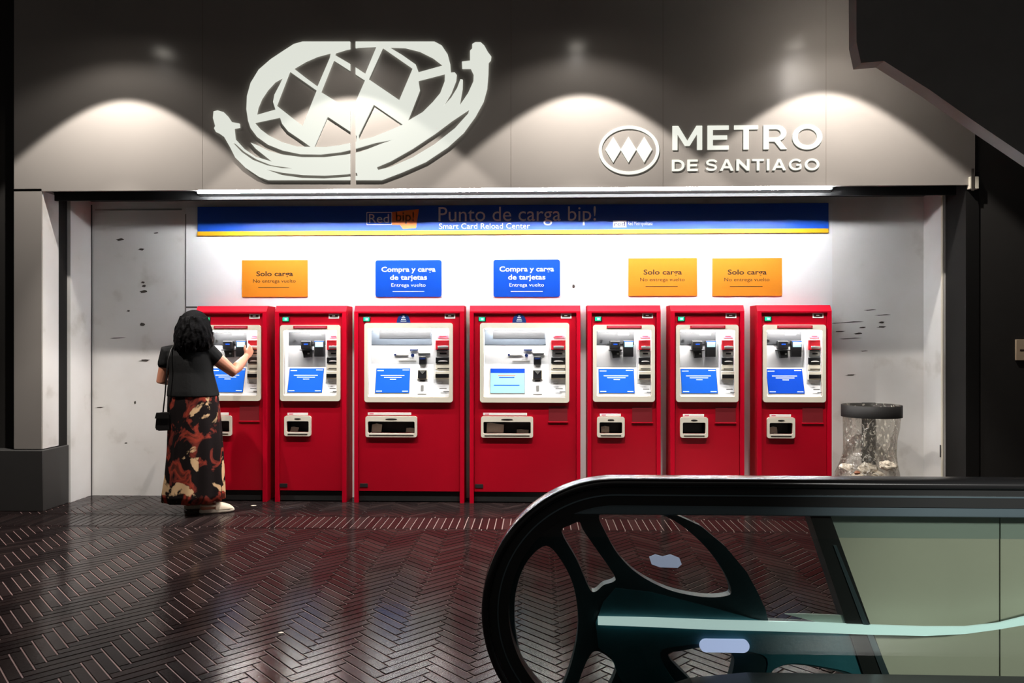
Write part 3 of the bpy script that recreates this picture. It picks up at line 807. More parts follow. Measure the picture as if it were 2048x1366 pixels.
    # card reader and terminal (narrow) / validator and keypad (wide)
    if wide:
        for (x0_, x1_, z0_, z1_, nm) in ((835, 850, 730, 713, 'card_reader'),):
            b = MB(); b.box(X(x0_), X(x1_), yb - .06, yb - .001, Z(z0_), Z(z1_), 'blackp', bev=.008); b.box(X(x0_ + 2), X(x1_ - 2), yb - .062, yb - .058, Z(719), Z(716), 'navy'); b.build(nm, root)
        b = MB(); slab(b, X(834), X(851), Z(757), Z(741), 'blackp', .02, .02)
        slab(b, X(832), X(853), Z(759), Z(739), 'cream', .008, .008)
        b.prism([(X(837), Z(742)), (X(849), Z(742)), (X(843), Z(749))], on_slope(Z(745)) - .028, on_slope(Z(745)) - .018, 'silver')
        b.build('contactless_pad', root)
        b = MB(); slab(b, X(838), X(848), Z(762), Z(760.5), 'blackp', .003); slab(b, X(840), X(846), Z(782), Z(771), 'silver', .003); slab(b, X(834), X(852), Z(789), Z(787.5), 'silver', .003); b.build('console_markings', root)
    else:
        b = MB(); b.box(X(595), X(616), yb - .05, yb - .001, Z(699), Z(681), 'blackp', bev=.01); b.box(X(602), X(610), yb - .052, yb - .049, Z(689.5), Z(687.5), 'screen_dk')
        b.box(X(593.5), X(619), yb - .055, yb - .001, Z(701), Z(699.5), 'blackp'); b.build('card_reader', root)
        b = MB(); b.prism([(X(598), Z(702)), (X(614), Z(702)), (X(615), Z(715)), (X(601), Z(716)), (X(600), Z(708))], yb - .045, yb - .001, 'blackp'); b.box(X(609), X(613), yb - .047, yb - .044, Z(709), Z(706), 'silver'); b.build('keypad_shield', root)
        b = MB(); b.box(X(622), X(642), yb - .045, yb - .001, Z(714), Z(681), 'blackp', bev=.006); b.box(X(624.5), X(640.5), yb - .0475, yb - .044, Z(694), Z(684), 'screen_pale'); b.box(X(623), X(642), yb - .0465, yb - .044, Z(684), Z(682), 'screen_dk'); b.build('payment_terminal', root)
        b = MB(); b.cyl((X(579), yb - .012, Z(682)), .012, .012, 'blackp', axis='Y', n=14); b.build('sensor', root)
    # module column on the right
    cx0, cx1 = (X(867), X(902)) if wide else (X(649.5), X(677))
    ym = yd + .012
    b = MB(); b.side_prism([(ym + .02, rz0 + .002), (yb, rz0 + .002), (yb, rz1 - .016), (ym + .03, rz1 - .016), (ym + .03, zc)], cx0 - .008, rx1 - .001, 'console'); b.build('module_column', root)
    m0, m1 = (X(870), X(899)) if wide else (X(651), X(676))
    def mod(nm, z0, z1, m, out=.012, bev=.003, a0=0.0, a1=1.0, base=None):
        bb = base or MB(); yy = ym + .03
        bb.box(m0 + (m1 - m0) * a0, m0 + (m1 - m0) * a1, yy - out, yy, Z(z0), Z(z1), m, bev=bev)
        return bb
    b = mod('', 676, 661, 'pink', .004, .001, .12, .88); b.box(m0 + .03, m1 - .03, ym + .0245, ym + .0262, Z(668), Z(664.5), 'whitelab'); b.box(m0 + .03, m1 - .03, ym + .0245, ym + .0262, Z(673.5), Z(672), 'red_lab'); b.build('price_sticker', root)
    b = mod('', 700, 680, 'red_lab', .02, .004); b.box(m0 + .02, m1 - .015, ym + .004, ym + .012, Z(697), Z(692), 'silver', bev=.002); b.box(m0 + .01, m1 - .02, ym + .004, ym + .012, Z(701.5), Z(699.5), 'blackp'); b.build('banknote_slot', root)
    b = mod('', 711, 703, 'silver', .008, .002, .05, .95); b.box(m0 + .035, m1 - .03, ym + .018, ym + .024, Z(708.5), Z(705.5), 'blackp'); b.build('coin_slot', root)
    b = mod('', 727, 714.5, 'blackp', .02, .004); b.prism([(m0 + .02 + .035 * (1 - math.cos(q)) * (m1 - m0 - .04) / .07, Z(723) + .009 * math.sin(q)) for q in [PI * k / 8 for k in range(9)]], ym + .006, ym + .011, 'whitelab'); b.build('card_dispenser', root)  # white half-disc is a painted highlight on the black slot
    b = mod('', 739, 728.5, 'cream', .014, .003); b.box(m0 + .015, m1 - .005, ym + .013, ym + .02, Z(738), Z(736.5), 'blackp'); b.build('receipt_lip', root)
    b = MB(); b.box(m0 - .004, m1 + .002, ym + .004, ym + .026, Z(758.5), Z(742), 'cream', bev=.004); b.box(m0, m1, ym - .001, ym + .006, Z(755.5), Z(748), 'blackp', bev=.001); b.build('receipt_slot', root)
    b = MB()
    for px0, px1, py in ((4, 14, 765), (8, 22, 777), (16, 27, 783)):
        q0 = m0 + (m1 - m0) * px0 / 28; q1 = m0 + (m1 - m0) * px1 / 28
        slab(b, q0, q1, Z(py + 1), Z(py - .5), 'seam', .024 - .03 * 0, .002)
    b.build('printed_marks', root)
    # trims on the door
    if not wide:
        b = MB(); b.box(X(587), X(655), yd - .0235, yd - .019, Z(657), Z(651.5), 'red_lab', bev=.001); b.box(X(590), X(652), yd - .0243, yd - .023, Z(655), Z(653.6), 'pink'); b.build('red_label_strip', root)
    b = MB(); gx = X(733) if wide else X(571)
    b.box(gx - .032, gx + .032, yd - .006, yd, Z(643.5), Z(633.5), 'blackp', bev=.003); b.box(gx - .027, gx + .022, yd - .009, yd - .005, Z(642), Z(635), status, bev=.003); b.box(gx - .01, gx + .012, yd - .0098, yd - .0085, Z(640.5), Z(636.5), 'green_c'); b.build('status_lamp', root)
    lx0, lx1 = (X(889), X(910)) if wide else (X(656.5), X(677.5))
    if wide and not plate_ or not wide:
        pass
    b = MB(); b.box(lx0, lx1, yd - .002, yd, Z(637), Z(627), 'whitelab'); b.box(lx0 + .01, lx1 - .01, yd - .003, yd - .0015, Z(634.5), Z(629.5), 'ink'); b.box(lx0 + .03, lx1 - .035, yd - .0034, yd - .0025, Z(632.4), Z(630.8), 'whitelab')
    b.build('number_label', root)
    if wide:
        b = MB(); c0 = X(806.5); z0 = Z(645.5); R_ = .058
        b.prism([(c0 + R_ * math.cos(q), z0 + R_ * 1.35 * math.sin(q)) for q in [PI * k / 16 for k in range(17)]], yd - .003, yd, 'decal')
        for zz, ww in ((.012, .024), (.026, .02), (.04, .015), (.054, .008)): b.box(c0 - ww, c0 + ww, yd - .004, yd - .0028, z0 + zz, z0 + zz + .005, 'white_ink')
        b.box(c0 - .045, c0 + .045, yd - .004, yd, z0 - .006, z0 - .001, 'orange'); b.build('blue_dome_decal', root)
    # payout tray
    b = MB(); b.ring(rr(tx0, tx1, tz0, tz1, .018), rr(ox0, ox1, oz0, oz1, .01), yd - .016, yd + .002, 'cream')
    b.build('payout_frame', root); fr_ = COL.objects[-1]
    fr_ = [o for o in root.children if o.name.startswith('payout_frame')][0]
    b = MB(); cxm = (tx0 + tx1) / 2; wq_ = .028 if not wide else .05
    b.prism([(cxm + wq_ * math.cos(q), tz1 - .025 + .006 * math.sin(q)) for q in [2 * PI * k / 16 for k in range(16)]], yd - .0175, yd - .015, 'tray'); b.build('finger_notch', fr_)
    b = MB(); b.box(ox0 + .01, ox1 - .01, yd - .018, yd - .015, tz0 + .014, tz0 + .02, 'tray'); b.build('drip_slot', fr_)
    b = MB(); e = .01; yt = yd + .11
    for a in ((ox0 - e, ox0, oz0 - e, oz1 + e), (ox1, ox1 + e, oz0 - e, oz1 + e), (ox0, ox1, oz1, oz1 + e), (ox0, ox1, oz0 - e, oz0)): b.box(a[0], a[1], yd + .013, yt, a[2], a[3], 'tray')
    b.box(ox0 - e, ox1 + e, yt, yt + e, oz0 - e, oz1 + e, 'tray'); b.build('payout_tray', root)
    b = MB(); ls0, ls1, lt, lb = (X(735), X(822), Z(825.5), Z(830.5)) if wide else (X(574), X(615), Z(826), Z(831))
    b.box(ls0, ls1, yd - .004, yd, lb, lt, 'pink' if False else 'whitelab', bev=.0015); b.box(ls0 + .015, ls0 + .05, yd - .0046, yd - .0035, lb + .006, lt - .006, 'pink'); b.build('tray_label', root)
    if plate_:
        q0, q1 = (X(865), X(902)) if wide else (X(637), X(676))
        b = MB(); b.box(q0, q1, yd - .003, yd, Z(843), Z(812), 'plate_red'); b.box(q0 - .006, q1 + .006, yd - .007, yd, Z(844.5), Z(842.5), 'red', bev=.0015); b.build('lower_plate', root)
    kx = X(727) if wide else X(566)
    b = MB(); b.box(kx - .034, kx + .034, yd - .003, yd, Z(975.5), Z(968), 'plinth', bev=.001); b.build('lock_plate', root)
    # folded paper slips left in the tray are things of their own
    for px0, px1, pz0, pz1, tilt, lb_ in papers:
        x0p, x1p = ox0 + (ox1 - ox0) * px0, ox0 + (ox1 - ox0) * px1
        hgt = (oz1 - oz0) * pz1
        o = MB((xc + (x0p + x1p) / 2, yd + .05, oz0))
        y_, yk = yd + .03, yd + .05
        x0w, x1w = x0p + xc, x1p + xc
        n_ = 6; loops = []
        for k in range(n_ + 1):
            s_ = k / n_; xx = x0w + (x1w - x0w) * s_; zz = oz0 + .0005 + .003 * math.sin(s_ * 5)
            loops.append([(xx, y_, max(oz0 + .0005, zz)), (xx, yk, max(oz0 + .0005, zz)), (xx + .004 * math.sin(s_ * 7), yk + .012, oz0 + hgt * (1 - .25 * abs(s_ - tilt))), (xx + .004 * math.sin(s_ * 7), yk + .010, oz0 + hgt * (1 - .25 * abs(s_ - tilt)))])
        o.rings(loops, 'paper', smooth=False)
        tag(o.build('paper_slip'), lb_, 'paper', 'paper slips in the payout trays')
    return root


GN, GW = 'narrow red ticket machines', 'wide red ticket machines'
machine(-2.61, False, 'narrow red ticket machine at the far left, used by the woman in black', GN, plate_=True)
machine(-1.925, False, 'narrow red ticket machine between the one in use and the wide pair', GN, plate_=False, papers=((.08, .42, 0, .42, .3, 'folded beige paper slip in the tray of the second machine from the left'),))
machine(-1.082, True, 'wide red ticket machine with a plain blue screen, left of the wide pair', GW, plate_=False, papers=((.05, .26, 0, .75, .5, 'upright paper slip at the left of the tray of the left wide machine'), (.79, .98, 0, .4, .4, 'crumpled paper slip at the right of the tray of the left wide machine')))
machine(-0.098, True, 'wide red ticket machine with a pale blue screen, right of the wide pair', GW, screen='screen_pale', papers=((.06, .42, 0, .85, .2, 'large pale paper slip at the left of the tray of the right wide machine'), (.70, .95, 0, .3, .3, 'small white paper slip at the right of the tray of the right wide machine')))
machine(0.735, False, 'narrow red ticket machine just right of the wide pair, above the escalator newel', GN, papers=((.1, .45, 0, .6, .5, 'dim paper slip in the tray of the machine right of the wide pair'),))
machine(1.43, False, 'narrow red ticket machine, middle one of the right-hand three, tray empty', GN)
machine(2.15, False, 'narrow red ticket machine at the far right, beside the hanging rubbish bag', GN, screen='screen_dk', papers=((.08, .42, 0, .6, .6, 'pale paper slip in the tray of the rightmost ticket machine'),))

# ---------------------------------------------------------------- rubbish bag on its wall ring
YT = -0.30
c0 = at(1743, 822, YT)
R0 = 0.235; DZ = 0.1
bh = empty('bin_bag_holder', 'dark metal ring and upright bracket holding a clear rubbish bag at the right wall', 'bin holder', (c0.x, -0.02, 0))
n = 40
def circ(r, z, f=None, cy=YT): return [(c0.x + r * math.cos(2 * PI * k / n), cy + r * .85 * math.sin(2 * PI * k / n), z + (f(k) if f else 0)) for k in range(n)]
zt, zl = c0.z + .05, c0.z - .046
b = MB(bh.location); b.rings([circ(R0, zl), circ(R0, zt), circ(R0 - .008, zt), circ(R0 - .008, zl), circ(R0, zl)], 'channel', cap=False); b.build('ring', bh)
p, q = at(1722, 928, -.05), at(1749, 835, -.05)
b = MB(bh.location); b.box(p.x, q.x, -.075, -.06, p.z, zt, 'channel', bev=.003); b.box(p.x + .02, q.x - .02, -.06, 0, p.z + .05, p.z + .15, 'channel'); b.box(p.x + .02, q.x - .02, -.11, 0, zl + .01, zt - .01, 'channel'); b.build('bracket', bh)

def bagloop(rs, z, sx, ph, amp):
    return [(c0.x + sx + rs * math.cos(t_) * (1 + amp * math.sin(5 * t_ + ph) + amp * .6 * math.sin(11 * t_ + 2 * ph)), YT + rs * .85 * math.sin(t_) * (1 + amp * math.cos(4 * t_ + ph)), z) for t_ in [2 * PI * k / 48 for k in range(48)]]
b = MB((c0.x, YT, 0.12))
prof = [(R0 - .012, zt + .004, 0, .002), (R0 - .014, zl, 0, .002), (R0 - .02, .66, -.0, .03), (R0 - .03, .56, -.012, .05), (R0 - .035, .45, -.022, .05), (R0 - .015, .36, -.035, .045), (R0 + .01, .28, -.04, .03), (R0 - .0, .20, -.035, .04), (R0 - .06, .135, -.03, .05), (.06, .12, -.03, .05)]
b.rings([bagloop(r, z, sx, z * 9, am) for r, z, sx, am in prof], 'plastic_film', cap=False)
tag(b.build('clear_rubbish_bag'), 'wrinkled clear plastic rubbish bag hanging from the dark ring at the right', 'rubbish bag')
rubbish = [('crumpled_paper', 'white crumpled paper at the left in the clear rubbish bag', 'paper', 1694, 936, .062, -.33), ('crumpled_paper', 'largest white crumpled paper low in the middle of the clear bag', 'paper', 1735, 938, .076, -.36), ('crumpled_paper', 'pale crumpled paper at the right in the clear rubbish bag', 'paper', 1775, 932, .066, -.30), ('crumpled_paper', 'cream crumpled paper at the very bottom of the clear bag, left of centre', 'paper', 1716, 953, .05, -.40), ('crumpled_paper', 'cream crumpled paper at the very bottom of the clear bag, right of centre', 'paper', 1757, 952, .055, -.42), ('brown_wrapper', 'small brown wrapper among papers at the bottom left of the clear bag', 'brown_trash', 1714, 946, .026, -.46)]
for nm, lb_, m_, px, py, r_, yy in rubbish:
    p = at(px, py, yy); p.z = max(p.z, .128 + r_ * .62); o = MB((p.x, p.y, p.z - r_ * .6))
    o.ball(p, (r_, r_ * .8, r_ * .6), m_, 18, 12)
    for v in o.bm.verts:
        d_ = (v.co - p); v.co = p + d_ * (1 + .35 * noise.noise(v.co * 28) + .2 * noise.noise(v.co * 60))
    for f in o.bm.faces: f.smooth = False
    tag(o.build(nm), lb_, 'rubbish', 'rubbish in the clear bag')

# ---------------------------------------------------------------- small things
p, q = at(2038, 721, Y_FAS - .02), at(2064, 679, Y_FAS - .02)
b = MB((p.x, Y_FAS + .03, p.z)); b.box(p.x, q.x, Y_FAS + .015, Y_FAS + .03, p.z, q.z, 'beige_card', bev=.003); b.box(p.x + .03, p.x + .07, Y_FAS + .013, Y_FAS + .016, (p.z + q.z) / 2 - .006, (p.z + q.z) / 2 + .004, 'ink')
tag(b.build('wall_plate'), 'small beige plate on the dark wall at the right edge of the photo', 'plate')
for px, py, s_, lb_ in ((507, 1012, .022, 'tiny white paper scrap on the floor near the woman\'s shoe'), (562, 1267, .012, 'tiny white paper scrap on the herringbone floor in the foreground')):
    D_ = CAM.z * F_PX / (py - 683); yy = CAM.y + D_ * (math.cos(YAW) + (px - 1024) / F_PX * math.sin(YAW)); p = at(px, py, yy)
    b = MB((p.x, yy, .0025)); b.rings([[(p.x + s_ * math.cos(t_) * (1 + .3 * math.sin(3 * t_)), yy + s_ * .7 * math.sin(t_), z) for t_ in [2 * PI * k / 9 for k in range(9)]] for z in (.003, .0045)], 'paper', smooth=False)
    tag(b.build('paper_scrap'), lb_, 'paper', 'paper scraps on the floor')

# ---------------------------------------------------------------- escalator end
YG = -4.23
nc = at(1231, 1220, YG); R = 0.4
es = empty('escalator_balustrade', 'black-railed glass escalator balustrade with rounded end in the right foreground', 'escalator', (nc.x, YG, 0))
XEND = nc.x + 3.0
def path(r_off, n_=56, end=XEND, a1=1.0):
    P = [(Vector((end, 0, nc.z + R)), Vector((0, 0, 1)))]
    for k in range(6): 
        x = end + (nc.x - end) * (k + 1) / 6; P.append((Vector((x, 0, nc.z + R)), Vector((0, 0, 1))))
    for k in range(1, n_ + 1):
        a_ = PI / 2 + PI * a1 * k / n_; nn = Vector((math.cos(a_), 0, math.sin(a_))); P.append((Vector((nc.x, 0, nc.z)) + nn * R, nn))
    return P
def sweep(prof, m, name, pth, smooth=True):
    b = MB(es.location)
    b.rings([[p + nn * o_ + Vector((0, YG + y, 0)) for o_, y in prof] for p, nn in pth], m, smooth=smooth)
    return b.build(name, es)
hp = [(-.022, -.034), (-.024, -.040), (-.012, -.046), (-.003, -.042), (.001, -.03), (.002, -.012), (.002, .012), (.001, .03), (-.003, .042), (-.012, .046), (-.024, .040), (-.022, .034)]
sweep(hp, 'rubber', 'handrail', path(0))
sweep([(-.08, -.026), (-.024, -.03), (-.024, .03), (-.08, .026)], 'guide', 'handrail_guide', path(0), False)
sweep([(-.05, -.032), (-.046, -.032), (-.046, .0), (-.05, .0)], 'alu', 'guide_trim', path(0), False)
rail = [(nc.x + (XEND - nc.x) * k / 4, k) for k in range(5)]
b = MB(es.location); zr = nc.z + R
b.box(at(1140, 1020, YG).x, XEND, YG - .018, YG + .018, zr - .110, zr - .079, 'alu', bev=.003); b.build('upper_rail', es)
# glass
out = [(XEND, zr - .079)]
for k in range(0, 41):
    a_ = PI / 2 + PI * k / 40; out.append((nc.x + (R - .07) * math.cos(a_), nc.z + (R - .07) * math.sin(a_)))
out += [(XEND, nc.z - R + .07)]
b = MB(es.location); b.prism(out, YG - .006, YG + .006, 'glass'); b.build('glass_panel', es)
# cast frame with openings behind the glass
YC = YG + .045
def ez(pts, Y=YC): return [(at(x, y, Y).x, at(x, y, Y).z) for x, y in pts]
co = [(1150, 1012), (1240, 1005), (1330, 1010), (1352, 1028), (1400, 1050), (1450, 1092), (1490, 1140), (1512, 1180), (1528, 1215), (1534, 1240), (1610, 1244), (1705, 1250), (1735, 1300), (1765, 1366), (1800, 1440), (1810, 1480), (1250, 1480), (1150, 1462), (1080, 1410), (1035, 1335), (1014, 1260), (1012, 1190), (1028, 1130), (1060, 1075), (1105, 1035)]
h1 = smooth_loop([(1092, 1089), (1122, 1118), (1146, 1168), (1156, 1235), (1148, 1300), (1125, 1370), (1095, 1410), (1060, 1370), (1038, 1300), (1029, 1235), (1034, 1170), (1056, 1118)])
h2 = smooth_loop([(1123, 1062), (1140, 1048), (1158, 1042), (1166, 1058), (1195, 1100), (1228, 1148), (1226, 1160), (1206, 1167), (1190, 1180), (1177, 1172), (1152, 1115)], 4)
h3 = smooth_loop([(1198, 1028), (1240, 1020), (1292, 1020), (1345, 1038), (1400, 1082), (1440, 1132), (1460, 1176), (1448, 1189), (1400, 1190), (1335, 1176), (1275, 1145), (1235, 1106), (1210, 1062)], 4)
h4 = smooth_loop([(1184, 1301), (1205, 1303), (1231, 1325), (1230, 1342), (1212, 1380), (1180, 1420), (1150, 1405), (1162, 1345)], 4)
h5 = smooth_loop([(1334, 1307), (1365, 1297), (1405, 1291), (1450, 1298), (1466, 1315), (1456, 1360), (1438, 1400), (1412, 1392), (1375, 1352)], 4)
h6 = smooth_loop([(1540, 1345), (1560, 1328), (1590, 1325), (1640, 1332), (1690, 1345), (1708, 1368), (1680, 1400), (1570, 1395)], 4)
plate([ez(co)] + [ez(h) for h in (h1, h2, h3, h4, h5, h6)], YC - .015, YC + .02, 'casting', es.location).build('cast_frame', es)
# inner teal plate on the frame's lower right and rib along the big opening
h5b = smooth_loop([(1318, 1300), (1360, 1286), (1420, 1282), (1490, 1296), (1530, 1312), (1522, 1360), (1500, 1420), (1420, 1420), (1350, 1360)], 4)
h6b = smooth_loop([(1536, 1345), (1558, 1325), (1590, 1321), (1645, 1328), (1700, 1342), (1716, 1370), (1690, 1405), (1562, 1400)], 4)
plate([ez([(1205, 1200), (1230, 1172), (1300, 1180), (1400, 1205), (1500, 1232), (1600, 1252), (1712, 1262), (1762, 1372), (1770, 1440), (1300, 1440), (1235, 1345), (1222, 1310), (1196, 1290), (1190, 1240)]), ez(h5b), ez(h6b)], YC - .022, YC - .0155, 'casting2', es.location).build('inner_plate', es)
# sloping post and pale cladding
po = [(1610, 1018), (1650, 1018), (1790, 1400), (1800, 1440), (1752, 1440)]
plate([ez(po)], YC - .03, YC + .03, 'guide', es.location).build('slanted_post', es)
plate([ez([(1658, 1085), (1664, 1085), (1785, 1380), (1800, 1440), (1792, 1440)])], YC - .034, YC - .0305, 'alu', es.location).build('post_edge_trim', es)
YP = YG + .085
def pz(x, y): return ez([(x, y)], YP)[0]
b = MB(es.location)
zt1, zm1, zb1 = pz(1700, 1022)[1], pz(1700, 1075)[1], .16
xa, xm = pz(1630, 1020)[0], pz(1700, 1240)[0]
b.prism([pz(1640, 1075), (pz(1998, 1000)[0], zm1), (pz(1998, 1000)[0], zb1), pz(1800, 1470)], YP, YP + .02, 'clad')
b.prism([pz(1622, 1022), (pz(1998, 1000)[0], zt1), (pz(1998, 1000)[0], zm1), pz(1640, 1075)], YP - .001, YP + .02, 'clad_dk')  # darker top strip: shade under the rail put into the colour
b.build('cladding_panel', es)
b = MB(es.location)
b.box(pz(2001, 1000)[0], XEND, YP, YP + .02, zb1, zm1, 'clad'); b.box(pz(2001, 1000)[0], XEND, YP - .001, YP + .02, zm1, zt1, 'clad_dk'); b.build('cladding_panel', es)  # same painted shade along the top of this panel
b = MB(es.location); b.box(pz(1998, 1000)[0], pz(2001, 1000)[0], YP + .004, YP + .02, zb1, zt1, 'seam'); b.build('panel_joint', es)
# light strip behind the glass
ys = YG + .014
lp = [(1196, 1241), (1300, 1244), (1420, 1249), (1500, 1251), (1620, 1254), (1740, 1259), (1850, 1262), (1930, 1260), (1995, 1252), (2048, 1241), (2110, 1226), (2200, 1205)]
hw = [8, 9, 9.5, 9.5, 10, 9.5, 9, 7, 6, 8, 9, 9]
b = MB(es.location)
b.rings([[(at(x, y - w_, ys).x, ys - .004, at(x, y - w_, ys).z), (at(x, y + w_, ys).x, ys - .004, at(x, y + w_, ys).z), (at(x, y + w_, ys).x, ys + .004, at(x, y + w_, ys).z), (at(x, y - w_, ys).x, ys + .004, at(x, y - w_, ys).z)] for (x, y), w_ in zip(lp, hw)], 'led', smooth=False); b.build('light_strip', es)
def capsule(x0, x1, y0, y1, m, name, yy=ys):
    p, q = at(x0, y1, yy), at(x1, y0, yy); r_ = (q.z - p.z) / 2 * .98
    b = MB(es.location); b.prism(rr(p.x, q.x, p.z, q.z, r_, 6), yy - .006, yy + .004, m); b.build(name, es)
capsule(1399, 1498, 1279, 1303, 'led2', 'step_lamp')
b = MB(es.location); b.prism(ez([(1298, 1113), (1310, 1108), (1325, 1112), (1340, 1108), (1358, 1115), (1363, 1128), (1355, 1135), (1320, 1134), (1303, 1128)], ys), ys - .004, ys - .002, 'glare'); b.build('glare_patch', es)  # lamp reflection on the glass, imitated by a glowing patch
b = MB(es.location); b.prism(ez([(1568, 1226), (1610, 1226), (1684, 1229), (1692, 1246), (1640, 1244)], ys + .02), ys + .012, ys + .018, 'clad_dk'); b.build('wedge_plate', es)
# base, outer deck
b = MB(es.location); b.box(nc.x - .2, XEND, YG - .03, YP + .03, 0.003, .165, 'guide', bev=.004); b.build('base', es)
dz = at(1700, 1357, YG - .1).z; dx0 = at(1300, 1366, YG - .1).x
b = MB(es.location)
b.prism([(dx0, .17), (dx0 + .02, dz - .05), (dx0 + .12, dz - .018), (dx0 + .28, dz), (XEND, dz), (XEND, .003), (dx0, .003)], YG - .22, YG - .07, 'guide'); b.build('outer_deck', es)

# ---------------------------------------------------------------- the woman
YW = -0.62
def wp(px, py, Y=YW): return at(px, py, Y)
pr = empty('person', 'person in black top and long printed skirt, back turned, reaching into the left machine', 'person', (wp(388, 1020).x, YW, 0))
def ering(px, py, hwpx, hd, Y=YW, nn=40, fold=0.0, k=9, ph=0.0):
    c = wp(px, py, Y); hw_ = hwpx / 253
    return [(c.x + hw_ * math.cos(t_) * (1 + fold * math.sin(k * t_ + ph)), c.y + hd * math.sin(t_) * (1 + fold * math.sin(k * t_ + ph)), c.z) for t_ in [2 * PI * q / nn for q in range(nn)]]

# arm joints
shR, elR, wrR = wp(420, 707, -.60), wp(467, 744, -.50), wp(492, 714, -.34)
shL, elL, wrL = wp(337, 707, -.62), wp(323, 762, -.66), wp(350, 758, -.42)
palmR = wp(499, 703, -.285)
b = MB(pr.location)
b.rings([ering(386, 1000 - 0, 1, .01)] and [ering(386, 830, 34, .11), ering(386, 800, 42, .13), ering(385, 775, 38, .12), ering(383, 750, 34, .105), ering(382, 728, 37, .11), ering(379, 712, 40, .10), ering(379, 700, 34, .08), ering(381, 693, 16, .055)], 'skin')
nk = wp(382, 694, -.61); hd_ = wp(393, 657, -.59)
b.limb([(nk - Vector((0, 0, .03)), .055), (nk + Vector((.01, .01, .05)), .05), (hd_ - Vector((0, 0, .05)), .05)], 'skin')
fdir = Vector((.55, .83, 0)).normalized(); sdir = Vector((fdir.y, -fdir.x, 0))
b.ball(hd_, (.078, .092, .108), 'skin', mtx=Matrix.Rotation(math.atan2(-fdir.x, fdir.y), 4, 'Z'))
b.ball(hd_ + fdir * .035 - Vector((0, 0, .055)), (.05, .055, .05), 'skin')
b.limb([(hd_ + fdir * .085 + Vector((0, 0, .008)), .009), (hd_ + fdir * .104 - Vector((0, 0, .022)), .013)], 'skin')
b.ball(hd_ + fdir * .086 - Vector((0, 0, .055)), (.018, .014, .008), 'skin', mtx=Matrix.Rotation(math.atan2(-fdir.x, fdir.y), 4, 'Z'))
for sg in (-1, 1): b.ball(hd_ + sdir * sg * .08 - Vector((0, 0, .01)), (.012, .018, .03), 'skin')
b.limb([(shR, .056), (shR.lerp(elR, .5), .053), (elR, .044), (elR.lerp(wrR, .35), .045), (wrR, .027)], 'skin')
b.limb([(shL, .052), (shL.lerp(elL, .5), .047), (elL, .040), (elL.lerp(wrL, .35), .040), (wrL, .026)], 'skin')
def hand(wr, palm, side, curl, mb):
    d = (palm - wr).normalized(); s = (side - d * side.dot(d)).normalized(); nrm = d.cross(s)
    pc = wr + d * .045
    for k in range(4):
        off = s * (-.03 + .02 * k)
        mb.limb([(wr + off * .5, .012), (pc + off * .9, .0125), (wr + d * .085 + off, .0105)], 'skin', 10)
    for k, ln in enumerate((.062, .074, .070, .055)):
        off = s * (-.031 + .0205 * k); base_ = wr + d * .083 + off; p = [(base_, .0095)]
        dd = d.copy(); q = base_
        for seg, fr in enumerate((.42, .33, .25)):
            dd = (dd + nrm * curl * (.4 + .3 * seg)).normalized(); q = q + dd * ln * fr; p.append((q, .009 - .0008 * seg))
        mb.limb(p, 'skin', 10)
    t0 = wr + d * .03 - s * .028; t1 = t0 + (d * .5 - s * .85).normalized() * .032; t2 = t1 + (d * .9 - s * .3 + nrm * curl * .4).normalized() * .03
    mb.limb([(t0, .013), (t1, .011), (t2, .009)], 'skin', 10)
hand(wrR, palmR, Vector((.1, -.3, -1)), .45, b)
hand(wrL, wp(372, 752, -.33), Vector((0, .2, -1)), .5, b)
ankR, ankL = wp(417, 1008, -.64), wp(386, 1004, -.50)
ankR.z, ankL.z = .085, .085
b.limb([(wp(402, 830, -.60), .085), (wp(410, 915, -.62), .055), (wp(416, 950, -.60), .054), (ankR, .034)], 'skin')
b.limb([(wp(370, 830, -.60), .085), (wp(372, 915, -.58), .055), (wp(378, 950, -.54), .054), (ankL, .034)], 'skin')
ftd = Vector((.93, .36, 0)).normalized()
for ank in (ankR, ankL):
    b.limb([(ank - ftd * .03 - Vector((0, 0, .035)), .032), (ank + ftd * .05 - Vector((0, 0, .045)), .030), (ank + ftd * .12 - Vector((0, 0, .058)), .022)], 'skin')
body = remesh(b.build('body', pr), .0055, 2)
for sg in (-1, 1):
    b = MB(pr.location); b.ball(hd_ + fdir * .083 + sdir * sg * .032 + Vector((0, 0, .014)), .011, 'eye', 12, 8); b.ball(hd_ + fdir * .091 + sdir * sg * .033 + Vector((0, 0, .014)), .005, 'blackp', 8, 6); b.build('eye', pr)
# hair
b = MB(pr.location)
b.ball(hd_ - fdir * .02 + Vector((0, 0, .025)), (.118, .118, .125), 'hair', 28, 18)
loops = []
for py, px, hw_, hd2 in ((650, 391, 27, .10), (662, 391, 33, .115), (676, 391, 36, .115), (690, 389, 37, .10), (700, 386, 35, .085), (708, 385, 29, .06)):
    loops.append(ering(px, py, hw_, hd2, YW - .02, 40, .045, 7, py * .11))
b.rings(loops, 'hair')
for k in range(46):
    a_ = -PI * (.02 + .96 * k / 45); c = wp(391, 650, YW)
    st = Vector((c.x + .09 * math.cos(a_), YW - .015 + .09 * math.sin(a_), hd_.z + .06 + random.uniform(-.03, .03)))
    pts = []
    L_ = random.uniform(.19, .25)
    for s_ in range(9):
        u_ = s_ / 8; rr_ = .10 + .054 * math.sin(u_ * 2.2) + .004 * math.sin(u_ * 16 + k)
        aa = a_ + .05 * math.sin(u_ * 11 + k * 1.7)
        pts.append((Vector((c.x + rr_ * math.cos(aa) * .98, YW - .015 + rr_ * .85 * math.sin(aa), st.z - L_ * u_)), .014 * (1 - .6 * u_)))
    b.limb(pts, 'hair', 6)
remesh(b.build('hair', pr), .006, 1)
